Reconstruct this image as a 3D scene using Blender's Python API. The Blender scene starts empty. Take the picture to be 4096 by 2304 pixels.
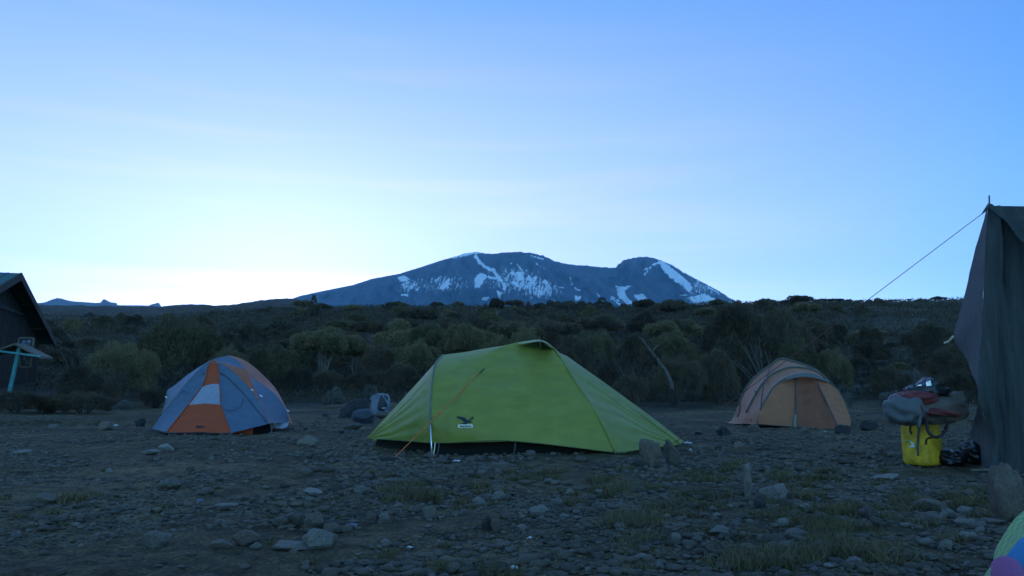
import bpy, math, random
import numpy as np
from mathutils import Vector, Matrix
from mathutils.bvhtree import BVHTree

# ------------------------------------------------------------------ camera, sky, sun, exposure
SC = bpy.context.scene
CAM_H, FPX, HORIZON = 0.62, 3186.0, 1574.0          # camera height (m), focal length and horizon row of the 4096 px photograph
PITCH = math.atan((HORIZON - 1152.0) / FPX)
cam = bpy.data.cameras.new("camera"); cam_o = bpy.data.objects.new("camera", cam)
SC.collection.objects.link(cam_o); SC.camera = cam_o
cam.lens, cam.sensor_width = 28.0, 36.0
cam.clip_start, cam.clip_end = 0.05, 60000.0
cam_o.location = (0, 0, CAM_H); cam_o.rotation_euler = (math.pi / 2 + PITCH, 0, 0)

SUN_ELEV, SUN_AZ = math.radians(4.3), math.radians(-16.0)
SUN_DIR = Vector((math.sin(SUN_AZ) * math.cos(SUN_ELEV), math.cos(SUN_AZ) * math.cos(SUN_ELEV), math.sin(SUN_ELEV)))
world = bpy.data.worlds.new("World"); SC.world = world; world.use_nodes = True
SC.view_settings.view_transform = 'Standard'
SC.view_settings.look = 'None'
SC.view_settings.exposure = 1.76
SC.view_settings.gamma = 1.0
OVERHEAD_FILL, SKY_TINT = (1.22, 1.18, 0.72), (0.94, 0.95, 1.06)


def build_sky():
    nt = world.node_tree; N = nt.nodes; L = nt.links
    bg = N['Background']
    sky = N.new('ShaderNodeTexSky'); sky.sky_type = 'NISHITA'; sky.sun_disc = False
    sky.sun_elevation = SUN_ELEV; sky.sun_rotation = SUN_AZ
    sky.altitude = 3800; sky.air_density = 1.0; sky.dust_density = 2.0; sky.ozone_density = 3.0
    tc = N.new('ShaderNodeTexCoord')
    nrm = N.new('ShaderNodeVectorMath'); nrm.operation = 'NORMALIZE'; L.new(tc.outputs['Generated'], nrm.inputs[0])
    # thin high cloud: a warm veil that is brightest towards the hidden sun
    dot = N.new('ShaderNodeVectorMath'); dot.operation = 'DOT_PRODUCT'; L.new(nrm.outputs[0], dot.inputs[0]); dot.inputs[1].default_value = SUN_DIR
    veil = N.new('ShaderNodeMapRange'); veil.inputs[1].default_value = 0.62; veil.inputs[2].default_value = 1.0
    L.new(dot.outputs['Value'], veil.inputs[0])
    mp = N.new('ShaderNodeMapping'); mp.inputs['Scale'].default_value = (1.3, 1.0, 22.0); mp.inputs['Rotation'].default_value = (0.0, 0.05, 0.0)
    L.new(nrm.outputs[0], mp.inputs[0])
    nz = N.new('ShaderNodeTexNoise'); nz.inputs['Scale'].default_value = 1.7; nz.inputs['Detail'].default_value = 4.0; nz.inputs['Roughness'].default_value = 0.5
    L.new(mp.outputs[0], nz.inputs[0])
    cr = N.new('ShaderNodeMapRange'); cr.inputs[1].default_value = 0.47; cr.inputs[2].default_value = 0.72; cr.interpolation_type = 'SMOOTHSTEP'
    L.new(nz.outputs[0], cr.inputs[0])
    wide = N.new('ShaderNodeMapRange'); wide.inputs[1].default_value = 0.72; wide.inputs[2].default_value = 0.98; L.new(dot.outputs['Value'], wide.inputs[0])
    streak = N.new('ShaderNodeMath'); streak.operation = 'MULTIPLY'; L.new(cr.outputs[0], streak.inputs[0]); L.new(wide.outputs[0], streak.inputs[1])
    s2 = N.new('ShaderNodeMath'); s2.operation = 'MULTIPLY_ADD'; L.new(streak.outputs[0], s2.inputs[0]); s2.inputs[1].default_value = 0.36
    lowz = N.new('ShaderNodeSeparateXYZ'); L.new(nrm.outputs[0], lowz.inputs[0])
    lo = N.new('ShaderNodeMapRange'); lo.inputs[1].default_value = 0.05; lo.inputs[2].default_value = 0.46; lo.inputs[3].default_value = 1.35; lo.inputs[4].default_value = 0.12; L.new(lowz.outputs['Z'], lo.inputs[0])
    sk_ = N.new('ShaderNodeMath'); sk_.operation = 'MULTIPLY'; L.new(streak.outputs[0], sk_.inputs[0]); L.new(lo.outputs[0], sk_.inputs[1]); L.new(sk_.outputs[0], s2.inputs[0])
    vl = N.new('ShaderNodeMath'); vl.operation = 'MULTIPLY'; L.new(veil.outputs[0], vl.inputs[0]); L.new(lo.outputs[0], vl.inputs[1])
    L.new(vl.outputs[0], s2.inputs[2])
    col = N.new('ShaderNodeMix'); col.data_type = 'RGBA'; col.blend_type = 'ADD'; col.inputs[0].default_value = 1.0
    cl = N.new('ShaderNodeMix'); cl.data_type = 'RGBA'; cl.blend_type = 'MULTIPLY'; cl.inputs[0].default_value = 1.0
    cl.inputs[6].default_value = (1.20, 0.42, 0.45, 1)
    L.new(s2.outputs[0], cl.inputs[7])
    L.new(sky.outputs[0], col.inputs[6]); L.new(cl.outputs[2], col.inputs[7])
    # out-of-frame sky, overhead and behind, brightened as added fill on the camp
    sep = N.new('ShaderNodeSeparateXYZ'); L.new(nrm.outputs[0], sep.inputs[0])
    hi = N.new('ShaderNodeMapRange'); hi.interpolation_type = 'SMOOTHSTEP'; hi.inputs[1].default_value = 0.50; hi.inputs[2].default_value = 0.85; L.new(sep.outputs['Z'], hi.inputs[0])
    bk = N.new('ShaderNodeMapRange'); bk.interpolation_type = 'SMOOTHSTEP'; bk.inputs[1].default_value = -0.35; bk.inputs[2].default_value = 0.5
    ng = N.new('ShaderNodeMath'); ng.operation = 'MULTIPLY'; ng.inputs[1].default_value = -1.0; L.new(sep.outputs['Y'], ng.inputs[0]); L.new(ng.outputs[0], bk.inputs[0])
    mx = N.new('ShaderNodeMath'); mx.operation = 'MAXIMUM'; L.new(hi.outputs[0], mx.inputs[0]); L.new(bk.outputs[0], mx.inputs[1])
    gain = N.new('ShaderNodeVectorMath'); gain.operation = 'SCALE'; gain.inputs[0].default_value = OVERHEAD_FILL; L.new(mx.outputs[0], gain.inputs['Scale'])
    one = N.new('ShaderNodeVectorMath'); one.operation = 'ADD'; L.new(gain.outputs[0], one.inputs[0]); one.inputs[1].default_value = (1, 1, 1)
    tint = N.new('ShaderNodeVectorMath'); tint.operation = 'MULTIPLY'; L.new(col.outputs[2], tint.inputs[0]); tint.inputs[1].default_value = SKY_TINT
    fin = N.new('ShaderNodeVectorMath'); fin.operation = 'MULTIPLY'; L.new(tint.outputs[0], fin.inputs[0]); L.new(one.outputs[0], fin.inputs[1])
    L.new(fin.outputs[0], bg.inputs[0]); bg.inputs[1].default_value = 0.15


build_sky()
sun = bpy.data.lights.new("sun", 'SUN'); sun.energy = 2.0; sun.angle = math.radians(0.5); sun.color = (1.0, 0.86, 0.70)
sun_o = bpy.data.objects.new("sun", sun); SC.collection.objects.link(sun_o)
sun_o.location = (-40, 140, 60); sun_o.rotation_euler = (-SUN_DIR).to_track_quat('-Z', 'Y').to_euler()

# ------------------------------------------------------------------ helpers
RNG = np.random.default_rng(7); random.seed(7)
CP, SP = math.cos(PITCH), math.sin(PITCH)


def at(px, py, d):
    """world point at forward distance d seen at photograph pixel (px, py)"""
    x = px - 2048.0; u = 1152.0 - py
    ry = FPX * CP - u * SP; rz = FPX * SP + u * CP
    t = d / ry
    return np.array((x * t, d, CAM_H + rz * t))


def link(o, parent=None):
    SC.collection.objects.link(o)
    if parent is not None: o.parent = parent
    return o


def build(name, V, F, mat=None, parent=None, smooth=True, mats=None, fmat=None):
    V = np.asarray(V, dtype=np.float64).reshape(-1, 3)
    if parent is not None: V = V - np.array(world_loc(parent))
    me = bpy.data.meshes.new(name)
    if isinstance(F, np.ndarray):
        n, k = F.shape
        me.vertices.add(len(V)); me.vertices.foreach_set('co', V.astype(np.float32).ravel())
        me.loops.add(n * k); me.loops.foreach_set('vertex_index', F.astype(np.int32).ravel())
        me.polygons.add(n); me.polygons.foreach_set('loop_start', np.arange(0, n * k, k, dtype=np.int32))
        me.polygons.foreach_set('loop_total', np.full(n, k, dtype=np.int32))
        me.update(calc_edges=True)
    else:
        me.from_pydata([tuple(v) for v in V], [], [tuple(f) for f in F])
    for m in (mats or [mat]):
        if m is not None: me.materials.append(m)
    if fmat is not None: me.polygons.foreach_set('material_index', np.asarray(fmat, dtype=np.int32))
    if smooth: me.polygons.foreach_set('use_smooth', np.ones(len(me.polygons), dtype=bool))
    me.update()
    return link(bpy.data.objects.new(name, me), parent)


def world_loc(o):
    p = Vector((0, 0, 0))
    while o is not None:
        p += o.location; o = o.parent
    return p


def tag(o, label=None, cat=None, group=None, kind=None):
    if label: o['label'] = label
    if cat: o['category'] = cat
    if group: o['group'] = group
    if kind: o['kind'] = kind
    return o


def thing(name, loc, label, cat, group=None):
    o = bpy.data.objects.new(name, None); o.empty_display_size = 0.2; o.location = Vector(loc)
    link(o); return tag(o, label, cat, group)


def recentre(o, origin):
    """move a top-level mesh's origin to its base"""
    o.data.transform(Matrix.Translation(-Vector(origin))); o.location = Vector(origin); return o


class MB:
    def __init__(s): s.V = []; s.F = []; s.n = 0
    def add(s, V, F):
        V = np.asarray(V, float).reshape(-1, 3)
        s.F += [tuple(int(i) + s.n for i in f) for f in F]; s.V.append(V); s.n += len(V); return s
    def build(s, name, mat, parent=None, smooth=True): return build(name, np.vstack(s.V), s.F, mat, parent, smooth)
    def tube(s, P, R, k=8): return s.add(*tube(P, R, k))
    def box(s, c, size, rot=None): return s.add(*box(c, size, rot))


def tube(P, R, k=8):
    P = np.asarray(P, float); n = len(P)
    R = np.full(n, R, float) if np.isscalar(R) else np.asarray(R, float)
    V = []; T = np.gradient(P, axis=0); prev = None
    for i in range(n):
        t = T[i] / (np.linalg.norm(T[i]) + 1e-9)
        if prev is None:
            a = np.array((0, 0, 1.0)) if abs(t[2]) < .9 else np.array((1.0, 0, 0))
            u = np.cross(t, a)
        else: u = prev - t * prev.dot(t)
        u /= np.linalg.norm(u) + 1e-9; prev = u; w = np.cross(t, u)
        for j in range(k):
            an = 2 * math.pi * j / k
            V.append(P[i] + R[i] * (math.cos(an) * u + math.sin(an) * w))
    F = [(i * k + j, i * k + (j + 1) % k, (i + 1) * k + (j + 1) % k, (i + 1) * k + j) for i in range(n - 1) for j in range(k)]
    F.append(tuple(range(k))[::-1]); F.append(tuple((n - 1) * k + j for j in range(k)))
    return np.array(V), F


def box(c, size, rot=None):
    s = np.array(size) / 2.0
    V = np.array([(x, y, z) for x in (-1, 1) for y in (-1, 1) for z in (-1, 1)], float) * s
    if rot is not None: V = V @ np.array(rot.to_3x3()).T
    F = [(0, 1, 3, 2), (4, 6, 7, 5), (0, 4, 5, 1), (2, 3, 7, 6), (0, 2, 6, 4), (1, 5, 7, 3)]
    return V + np.array(c), F


def resample(P, n, smooth=True):
    P = np.asarray(P, float)
    if len(P) > 2 and smooth:
        Q = np.vstack([2 * P[0] - P[1], P, 2 * P[-1] - P[-2]]); out = []
        for i in range(1, len(Q) - 2):
            for t in np.linspace(0, 1, 10, endpoint=False):
                a, b, c, d = Q[i - 1], Q[i], Q[i + 1], Q[i + 2]
                out.append(.5 * (2 * b + (c - a) * t + (2 * a - 5 * b + 4 * c - d) * t * t + (3 * b - a - 3 * c + d) * t ** 3))
        out.append(P[-1]); P = np.array(out)
    s = np.r_[0, np.cumsum(np.linalg.norm(np.diff(P, axis=0), axis=1))]
    if s[-1] < 1e-9: return np.repeat(P[:1], n, axis=0)
    q = np.linspace(0, s[-1], n)
    return np.stack([np.interp(q, s, P[:, k]) for k in range(3)], axis=1)


def cv(pts, n=28): return resample([at(*p) for p in pts], n)


def loft(curves, m=10):
    """grid through the given equal-length curves, m steps between neighbours"""
    rows = []
    for a, b in zip(curves[:-1], curves[1:]):
        for t in np.linspace(0, 1, m, endpoint=False): rows.append(a * (1 - t) + b * t)
    rows.append(curves[-1])
    n = len(curves[0]); V = np.vstack(rows)
    F = [(i * n + j, i * n + j + 1, (i + 1) * n + j + 1, (i + 1) * n + j) for i in range(len(rows) - 1) for j in range(n - 1)]
    return V, F


def mirror(C, a, b):
    """reflect points in the vertical plane through a and b"""
    a = np.array(a, float); d = np.array(b, float) - a; d[2] = 0; d /= np.linalg.norm(d)
    nn = np.array((-d[1], d[0], 0.0))
    C = np.asarray(C, float)
    return C - 2 * ((C - a) @ nn)[..., None] * nn


_perm = np.random.default_rng(3).permutation(512)
_gr = np.random.default_rng(4).uniform(0, 2 * math.pi, 512)


def pnoise(x, y, seed=0):
    x = np.asarray(x, float); y = np.asarray(y, float)
    xi = np.floor(x).astype(int); yi = np.floor(y).astype(int); xf = x - xi; yf = y - yi
    def g(ix, iy, fx, fy):
        h = _gr[_perm[(ix + _perm[(iy + seed * 31) & 511]) & 511]]
        return np.cos(h) * fx + np.sin(h) * fy
    u = xf ** 3 * (xf * (xf * 6 - 15) + 10); v = yf ** 3 * (yf * (yf * 6 - 15) + 10)
    a = g(xi, yi, xf, yf) * (1 - u) + g(xi + 1, yi, xf - 1, yf) * u
    b = g(xi, yi + 1, xf, yf - 1) * (1 - u) + g(xi + 1, yi + 1, xf - 1, yf - 1) * u
    return (a * (1 - v) + b * v) * 1.5


def fbm(x, y, o=4, seed=0):
    s = 0; a = 1.0
    for k in range(o): s = s + a * pnoise(np.asarray(x) * 2 ** k, np.asarray(y) * 2 ** k, seed + k); a *= .5
    return s


# ------------------------------------------------------------------ materials
def nodes(name):
    m = bpy.data.materials.new(name); m.use_nodes = True
    nt = m.node_tree; return m, nt, nt.nodes, nt.links, nt.nodes['Principled BSDF']


def noise_node(N, L, scale, detail=4, rough=.55, coord='Object', mscale=None):
    tc = N.new('ShaderNodeTexCoord'); nz = N.new('ShaderNodeTexNoise')
    nz.inputs['Scale'].default_value = scale; nz.inputs['Detail'].default_value = detail; nz.inputs['Roughness'].default_value = rough
    if mscale:
        mp = N.new('ShaderNodeMapping'); mp.inputs['Scale'].default_value = mscale; L.new(tc.outputs[coord], mp.inputs[0]); L.new(mp.outputs[0], nz.inputs[0])
    else: L.new(tc.outputs[coord], nz.inputs[0])
    return nz


def ramp(N, L, src, stops):
    r = N.new('ShaderNodeValToRGB'); e = r.color_ramp.elements
    e[0].position, e[0].color = stops[0][0], (*stops[0][1], 1); e[1].position, e[1].color = stops[-1][0], (*stops[-1][1], 1)
    for p, c in stops[1:-1]:
        q = e.new(p); q.color = (*c, 1)
    L.new(src, r.inputs[0]); return r


def bump(N, L, src, P, dist, strength=.6, prev=None):
    b = N.new('ShaderNodeBump'); b.inputs['Distance'].default_value = dist; b.inputs['Strength'].default_value = strength
    L.new(src, b.inputs['Height'])
    if prev: L.new(prev.outputs[0], b.inputs['Normal'])
    L.new(b.outputs[0], P.inputs['Normal']); return b


def mat_plain(name, c, rough=.7, metal=0.0, var=.25, scale=9.0, bdist=.003):
    m, nt, N, L, P = nodes(name)
    nz = noise_node(N, L, scale)
    r = ramp(N, L, nz.outputs[0], [(.3, tuple(x * (1 - var) for x in c)), (.7, tuple(min(1, x * (1 + var)) for x in c))])
    L.new(r.outputs[0], P.inputs[0]); P.inputs['Roughness'].default_value = rough; P.inputs['Metallic'].default_value = metal
    bump(N, L, nz.outputs[0], P, bdist)
    return m


def mat_cloth(name, c, trans=.25, rough=.55, wr=.012, var=.12, wscale=(3, 3, 8)):
    m, nt, N, L, P = nodes(name)
    n1 = noise_node(N, L, 1.6, 5, .6, mscale=wscale); n2 = noise_node(N, L, 420, 2)
    r = ramp(N, L, n1.outputs[0], [(.3, tuple(x * (1 - var) for x in c)), (.7, tuple(min(1, x * (1 + var)) for x in c))])
    # fine weave speckle
    mx = N.new('ShaderNodeMix'); mx.data_type = 'RGBA'; mx.blend_type = 'MULTIPLY'; mx.inputs[0].default_value = .35
    r2 = ramp(N, L, n2.outputs[0], [(.35, (.75, .75, .75)), (.65, (1.2, 1.2, 1.2))])
    L.new(r.outputs[0], mx.inputs[6]); L.new(r2.outputs[0], mx.inputs[7])
    L.new(mx.outputs[2], P.inputs[0]); P.inputs['Roughness'].default_value = rough
    P.inputs['Sheen Weight'].default_value = .08
    b = bump(N, L, n1.outputs[0], P, wr, .8)
    out = N['Material Output']; tr = N.new('ShaderNodeBsdfTranslucent'); L.new(mx.outputs[2], tr.inputs[0])
    ms = N.new('ShaderNodeMixShader'); ms.inputs[0].default_value = trans
    L.new(P.outputs[0], ms.inputs[1]); L.new(tr.outputs[0], ms.inputs[2]); L.new(ms.outputs[0], out.inputs[0])
    return m


def mat_leaf(name, c1, c2, trans=.2, bscale=1.1):
    m, nt, N, L, P = nodes(name)
    nz = noise_node(N, L, bscale, 3); oi = N.new('ShaderNodeObjectInfo')
    ad = N.new('ShaderNodeMath'); ad.operation = 'MULTIPLY_ADD'; L.new(oi.outputs['Random'], ad.inputs[0]); ad.inputs[1].default_value = .45
    L.new(nz.outputs[0], ad.inputs[2])
    r = ramp(N, L, ad.outputs[0], [(.42, c1), (.85, c2)])
    L.new(r.outputs[0], P.inputs[0]); P.inputs['Roughness'].default_value = .75
    P.inputs['Specular IOR Level'].default_value = .25
    out = N['Material Output']; tr = N.new('ShaderNodeBsdfTranslucent'); L.new(r.outputs[0], tr.inputs[0])
    ms = N.new('ShaderNodeMixShader'); ms.inputs[0].default_value = trans
    L.new(P.outputs[0], ms.inputs[1]); L.new(tr.outputs[0], ms.inputs[2]); L.new(ms.outputs[0], out.inputs[0])
    return m


def mat_rock(name, c1, c2, c3, sc=6.0):
    m, nt, N, L, P = nodes(name)
    n1 = noise_node(N, L, sc, 8, .65); n2 = noise_node(N, L, sc * 9, 4, .6); oi = N.new('ShaderNodeObjectInfo')
    ad = N.new('ShaderNodeMath'); ad.operation = 'MULTIPLY_ADD'; L.new(oi.outputs['Random'], ad.inputs[0]); ad.inputs[1].default_value = .4
    L.new(n1.outputs[0], ad.inputs[2])
    r = ramp(N, L, ad.outputs[0], [(.4, c1), (.62, c2), (.9, c3)])
    L.new(r.outputs[0], P.inputs[0]); P.inputs['Roughness'].default_value = .9
    b = bump(N, L, n1.outputs[0], P, .03, .7); bump(N, L, n2.outputs[0], P, .006, .6, b)
    return m


def mat_ground():
    m, nt, N, L, P = nodes("ground_soil")
    n1 = noise_node(N, L, .55, 7, .62); n2 = noise_node(N, L, 7.0, 6, .65); n3 = noise_node(N, L, 60, 4, .7)
    tc = N.new('ShaderNodeTexCoord'); vo = N.new('ShaderNodeTexVoronoi'); vo.inputs['Scale'].default_value = 26; L.new(tc.outputs['Object'], vo.inputs[0])
    soil = ramp(N, L, n1.outputs[0], [(.36, (.050, .036, .019)), (.5, (.090, .066, .034)), (.64, (.142, .106, .057))])
    spk = ramp(N, L, n3.outputs[0], [(.36, (.30, .30, .30)), (.52, (.95, .95, .95)), (.70, (2.1, 2.05, 2.0))])
    peb = ramp(N, L, n2.outputs[0], [(.38, (.40, .40, .40)), (.58, (1.25, 1.25, 1.25))])
    a = N.new('ShaderNodeMix'); a.data_type = 'RGBA'; a.blend_type = 'MULTIPLY'; a.inputs[0].default_value = .85
    b = N.new('ShaderNodeMix'); b.data_type = 'RGBA'; b.blend_type = 'MULTIPLY'; b.inputs[0].default_value = .85
    L.new(soil.outputs[0], a.inputs[6]); L.new(spk.outputs[0], a.inputs[7]); L.new(a.outputs[2], b.inputs[6]); L.new(peb.outputs[0], b.inputs[7])
    # slopes grown over with low scrub, by a mask stored on the ground itself
    at_ = N.new('ShaderNodeAttribute'); at_.attribute_name = 'scrub'
    n4 = noise_node(N, L, .35, 7, .7)
    sl = ramp(N, L, n4.outputs[0], [(.34, (.016, .018, .012)), (.5, (.032, .034, .022)), (.62, (.062, .058, .042)), (.74, (.13, .125, .105))])
    c = N.new('ShaderNodeMix'); c.data_type = 'RGBA'; L.new(at_.outputs['Fac'], c.inputs[0]); L.new(b.outputs[2], c.inputs[6]); L.new(sl.outputs[0], c.inputs[7])
    L.new(c.outputs[2], P.inputs[0]); P.inputs['Roughness'].default_value = .95; P.inputs['Specular IOR Level'].default_value = .2
    b1 = bump(N, L, n2.outputs[0], P, .05, .7); b2 = bump(N, L, n3.outputs[0], P, .012, .7, b1)
    bump(N, L, vo.outputs['Distance'], P, .012, .5, b2)
    return m


def mat_mountain():
    m, nt, N, L, P = nodes("mountain_rock_and_snow")
    n1 = noise_node(N, L, .009, 8, .72, mscale=(1.0, .35, .45)); n2 = noise_node(N, L, .042, 7, .75, mscale=(1.0, .30, .42)); n3 = noise_node(N, L, .03, 5, .7)
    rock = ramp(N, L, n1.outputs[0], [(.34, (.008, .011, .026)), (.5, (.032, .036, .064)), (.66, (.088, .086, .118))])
    at_ = N.new('ShaderNodeAttribute'); at_.attribute_name = 'snow'
    ad = N.new('ShaderNodeMath'); ad.operation = 'MULTIPLY_ADD'; L.new(n2.outputs[0], ad.inputs[0]); ad.inputs[1].default_value = 1.5; L.new(at_.outputs['Fac'], ad.inputs[2])
    mr = N.new('ShaderNodeMapRange'); mr.inputs[1].default_value = 1.2; mr.inputs[2].default_value = 1.32; L.new(ad.outputs[0], mr.inputs[0])
    c = N.new('ShaderNodeMix'); c.data_type = 'RGBA'; L.new(mr.outputs[0], c.inputs[0]); L.new(rock.outputs[0], c.inputs[6]); c.inputs[7].default_value = (.93, .95, .98, 1)
    L.new(c.outputs[2], P.inputs[0]); P.inputs['Roughness'].default_value = .9
    bump(N, L, n3.outputs[0], P, 30, 1.0)
    return m


M = {}
M['ground'] = mat_ground(); M['mountain'] = mat_mountain()
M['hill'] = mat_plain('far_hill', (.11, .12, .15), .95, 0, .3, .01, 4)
M['rock'] = mat_rock('volcanic_rock', (.045, .037, .028), (.105, .086, .066), (.21, .18, .145))
M['rubble'] = mat_rock('loose_rubble', (.036, .028, .020), (.090, .070, .049), (.21, .172, .125), 3.0)
M['rock_dark'] = mat_rock('dark_rock', (.016, .015, .015), (.03, .027, .025), (.055, .05, .045))
M['rock_pale'] = mat_rock('pale_rock', (.09, .078, .064), (.16, .14, .118), (.27, .24, .205))
M['rock_brown'] = mat_rock('brown_rock', (.06, .044, .033), (.115, .085, .062), (.18, .14, .11))
M['green'] = mat_cloth('green_fly', (.295, .30, .047), .30, .5)
M['green_dk'] = mat_cloth('green_edge', (.23, .25, .03), .25, .5)
M['vent'] = mat_cloth('vent_shade', (.10, .12, .03), .1)
M['grey_sleeve'] = mat_plain('grey_sleeve', (.13, .15, .10), .6, 0, .15, 30)
M['alu'] = mat_plain('aluminium', (.75, .76, .78), .3, .9, .05, 40, .0005)
M['orange_cord'] = mat_plain('orange_cord', (.62, .13, .03), .6, 0, .15, 60, .0005)
M['adjuster'] = mat_plain('orange_adjuster', (.8, .12, .03), .5, 0, .05, 60, .0005)
M['red_cord'] = mat_plain('red_cord', (.13, .035, .03), .7, 0, .2, 60, .0005)
M['black_in_shade'] = mat_plain('black_inner_shade', (.004, .004, .004), 1.0)  # black for the inner tent and the shade below the hems
M['logo_dark'] = mat_plain('logo_navy', (.010, .011, .018), .6, 0, .1, 90, .0002)
M['logo_pale'] = mat_plain('logo_cream', (.66, .62, .42), .6, 0, .06, 90, .0002)
M['o_orange'] = mat_cloth('dome_orange', (.47, .070, .012), .25)
M['o_band'] = mat_cloth('dome_orange_lit', (.46, .125, .055), .25)  # orange made paler for the light reflecting off the bands
M['o_blue'] = mat_cloth('dome_greyblue', (.092, .145, .215), .25)
M['o_pale'] = mat_cloth('dome_pale_window', (.36, .37, .44), .3)
M['o_dark'] = mat_plain('dome_seam', (.05, .05, .06), .8)
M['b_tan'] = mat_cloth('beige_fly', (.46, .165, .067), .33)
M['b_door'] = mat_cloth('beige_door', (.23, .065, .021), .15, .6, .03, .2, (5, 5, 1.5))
M['b_olive'] = mat_cloth('olive_sleeve', (.065, .065, .045), .05)
M['b_zip'] = mat_plain('zip_dark', (.05, .05, .055), .7)
M['canvas'] = mat_cloth('dark_canvas', (.042, .050, .047), .10, .8, .05, .35, (11, 11, .9))
M['yellow'] = mat_plain('yellow_plastic', (.58, .34, .016), .7, 0, .5, 9, .006)
M['white_mark'] = mat_plain('white_mark', (.7, .7, .66), .6)
M['green_mark'] = mat_plain('green_mark', (.12, .28, .05), .6)
M['strap'] = mat_plain('grey_strap', (.075, .075, .08), .8, 0, .2, 40)
M['strap_dark'] = mat_plain('dark_strap', (.03, .015, .018), .8, 0, .2, 40)
M['pack_red'] = mat_cloth('pack_red', (.13, .013, .013), 0, .7, .01)
M['pack_tan'] = mat_cloth('pack_tan', (.10, .07, .055), 0, .7, .015)
M['pack_grey'] = mat_cloth('pack_grey', (.075, .08, .08), 0, .7, .015)
M['black_plastic'] = mat_plain('black_plastic', (.010, .010, .012), .35, 0, .3, 14, .02)
M['foil'] = mat_plain('shiny_foil', (.6, .62, .66), .25, .5, .15, 30)
M['wood_dark'] = None
M['teal'] = mat_plain('turquoise_paint', (.06, .26, .26), .6, 0, .25, 14)
M['wood'] = mat_plain('weathered_wood', (.13, .105, .08), .9, 0, .35, 18, .006)
M['bark'] = mat_plain('pale_bark', (.16, .135, .11), .9, 0, .4, 12, .02)
M['bark_dk'] = mat_plain('grey_bark', (.05, .043, .036), .9, 0, .4, 12, .02)
M['bark_mid'] = mat_plain('dead_wood', (.075, .063, .052), .9, 0, .4, 12, .02)
M['leaf'] = mat_leaf('heather_leaf', (.080, .068, .036), (.185, .145, .074))
M['leaf_dk'] = mat_leaf('heather_dark', (.048, .040, .025), (.120, .092, .056))
M['leaf_brown'] = mat_leaf('heather_brown', (.062, .047, .030), (.125, .092, .058))
M['leaf_pale'] = mat_leaf('everlasting_pale', (.04, .043, .035), (.15, .145, .125), .1, 9)
M['grass'] = mat_leaf('dry_grass', (.045, .043, .018), (.14, .11, .055), .2, 3)
M['paper'] = mat_plain('white_paper', (.5, .5, .5), .7)
M['film'] = mat_plain('blue_film', (.10, .13, .22), .4)
M['pack_white'] = mat_cloth('pack_white', (.14, .165, .20), 0, .6, .01)
M['pack_dark'] = mat_cloth('pack_dark', (.02, .022, .028), 0, .6, .01)
M['pack_blue'] = mat_cloth('pack_blue', (.026, .032, .045), 0, .6, .02)
M['c_blue'] = mat_cloth('cloth_blue', (.015, .17, .36), .05, .8, .02)
M['c_pink'] = mat_cloth('cloth_pink', (.26, .065, .17), .05, .8, .02)
M['roof'] = mat_plain('green_metal_roof', (.018, .10, .095), .85, 0, .2, 3)


def mat_planks():
    m, nt, N, L, P = nodes('dark_planks')
    tc = N.new('ShaderNodeTexCoord')
    mp = N.new('ShaderNodeMapping'); mp.inputs['Rotation'].default_value = (0, 0, math.radians(-62)); L.new(tc.outputs['Object'], mp.inputs[0])
    wv = N.new('ShaderNodeTexWave'); wv.wave_type = 'BANDS'; wv.bands_direction = 'X'; wv.inputs['Scale'].default_value = 1.6; wv.inputs['Distortion'].default_value = .4
    L.new(mp.outputs[0], wv.inputs[0])
    nz = noise_node(N, L, 2.2, 6, .7, mscale=(3, 3, .35))
    r = ramp(N, L, nz.outputs[0], [(.3, (.02, .017, .014)), (.55, (.045, .037, .030)), (.75, (.085, .072, .060))])
    r2 = ramp(N, L, wv.outputs[0], [(.05, (.25, .25, .25)), (.2, (1, 1, 1))])
    mx = N.new('ShaderNodeMix'); mx.data_type = 'RGBA'; mx.blend_type = 'MULTIPLY'; mx.inputs[0].default_value = .8
    L.new(r.outputs[0], mx.inputs[6]); L.new(r2.outputs[0], mx.inputs[7]); L.new(mx.outputs[2], P.inputs[0]); P.inputs['Roughness'].default_value = .85
    bump(N, L, wv.outputs[0], P, .02)
    return m


def mat_check():
    m, nt, N, L, P = nodes('green_check_cloth')
    tc = N.new('ShaderNodeTexCoord'); ck = N.new('ShaderNodeTexChecker'); ck.inputs['Scale'].default_value = 46
    mp = N.new('ShaderNodeMapping'); mp.inputs['Rotation'].default_value = (.3, .5, .4); L.new(tc.outputs['Object'], mp.inputs[0]); L.new(mp.outputs[0], ck.inputs[0])
    ck.inputs[1].default_value = (.32, .42, .10, 1); ck.inputs[2].default_value = (.10, .26, .14, 1)
    nz = noise_node(N, L, 60, 3); mx = N.new('ShaderNodeMix'); mx.data_type = 'RGBA'; mx.inputs[0].default_value = .45
    r = ramp(N, L, nz.outputs[0], [(.35, (.10, .22, .11)), (.65, (.26, .38, .12))])
    L.new(ck.outputs[0], mx.inputs[6]); L.new(r.outputs[0], mx.inputs[7])
    L.new(mx.outputs[2], P.inputs[0]); P.inputs['Roughness'].default_value = .8
    return m


M['wood_dark'] = mat_planks(); M['check'] = mat_check()

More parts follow.
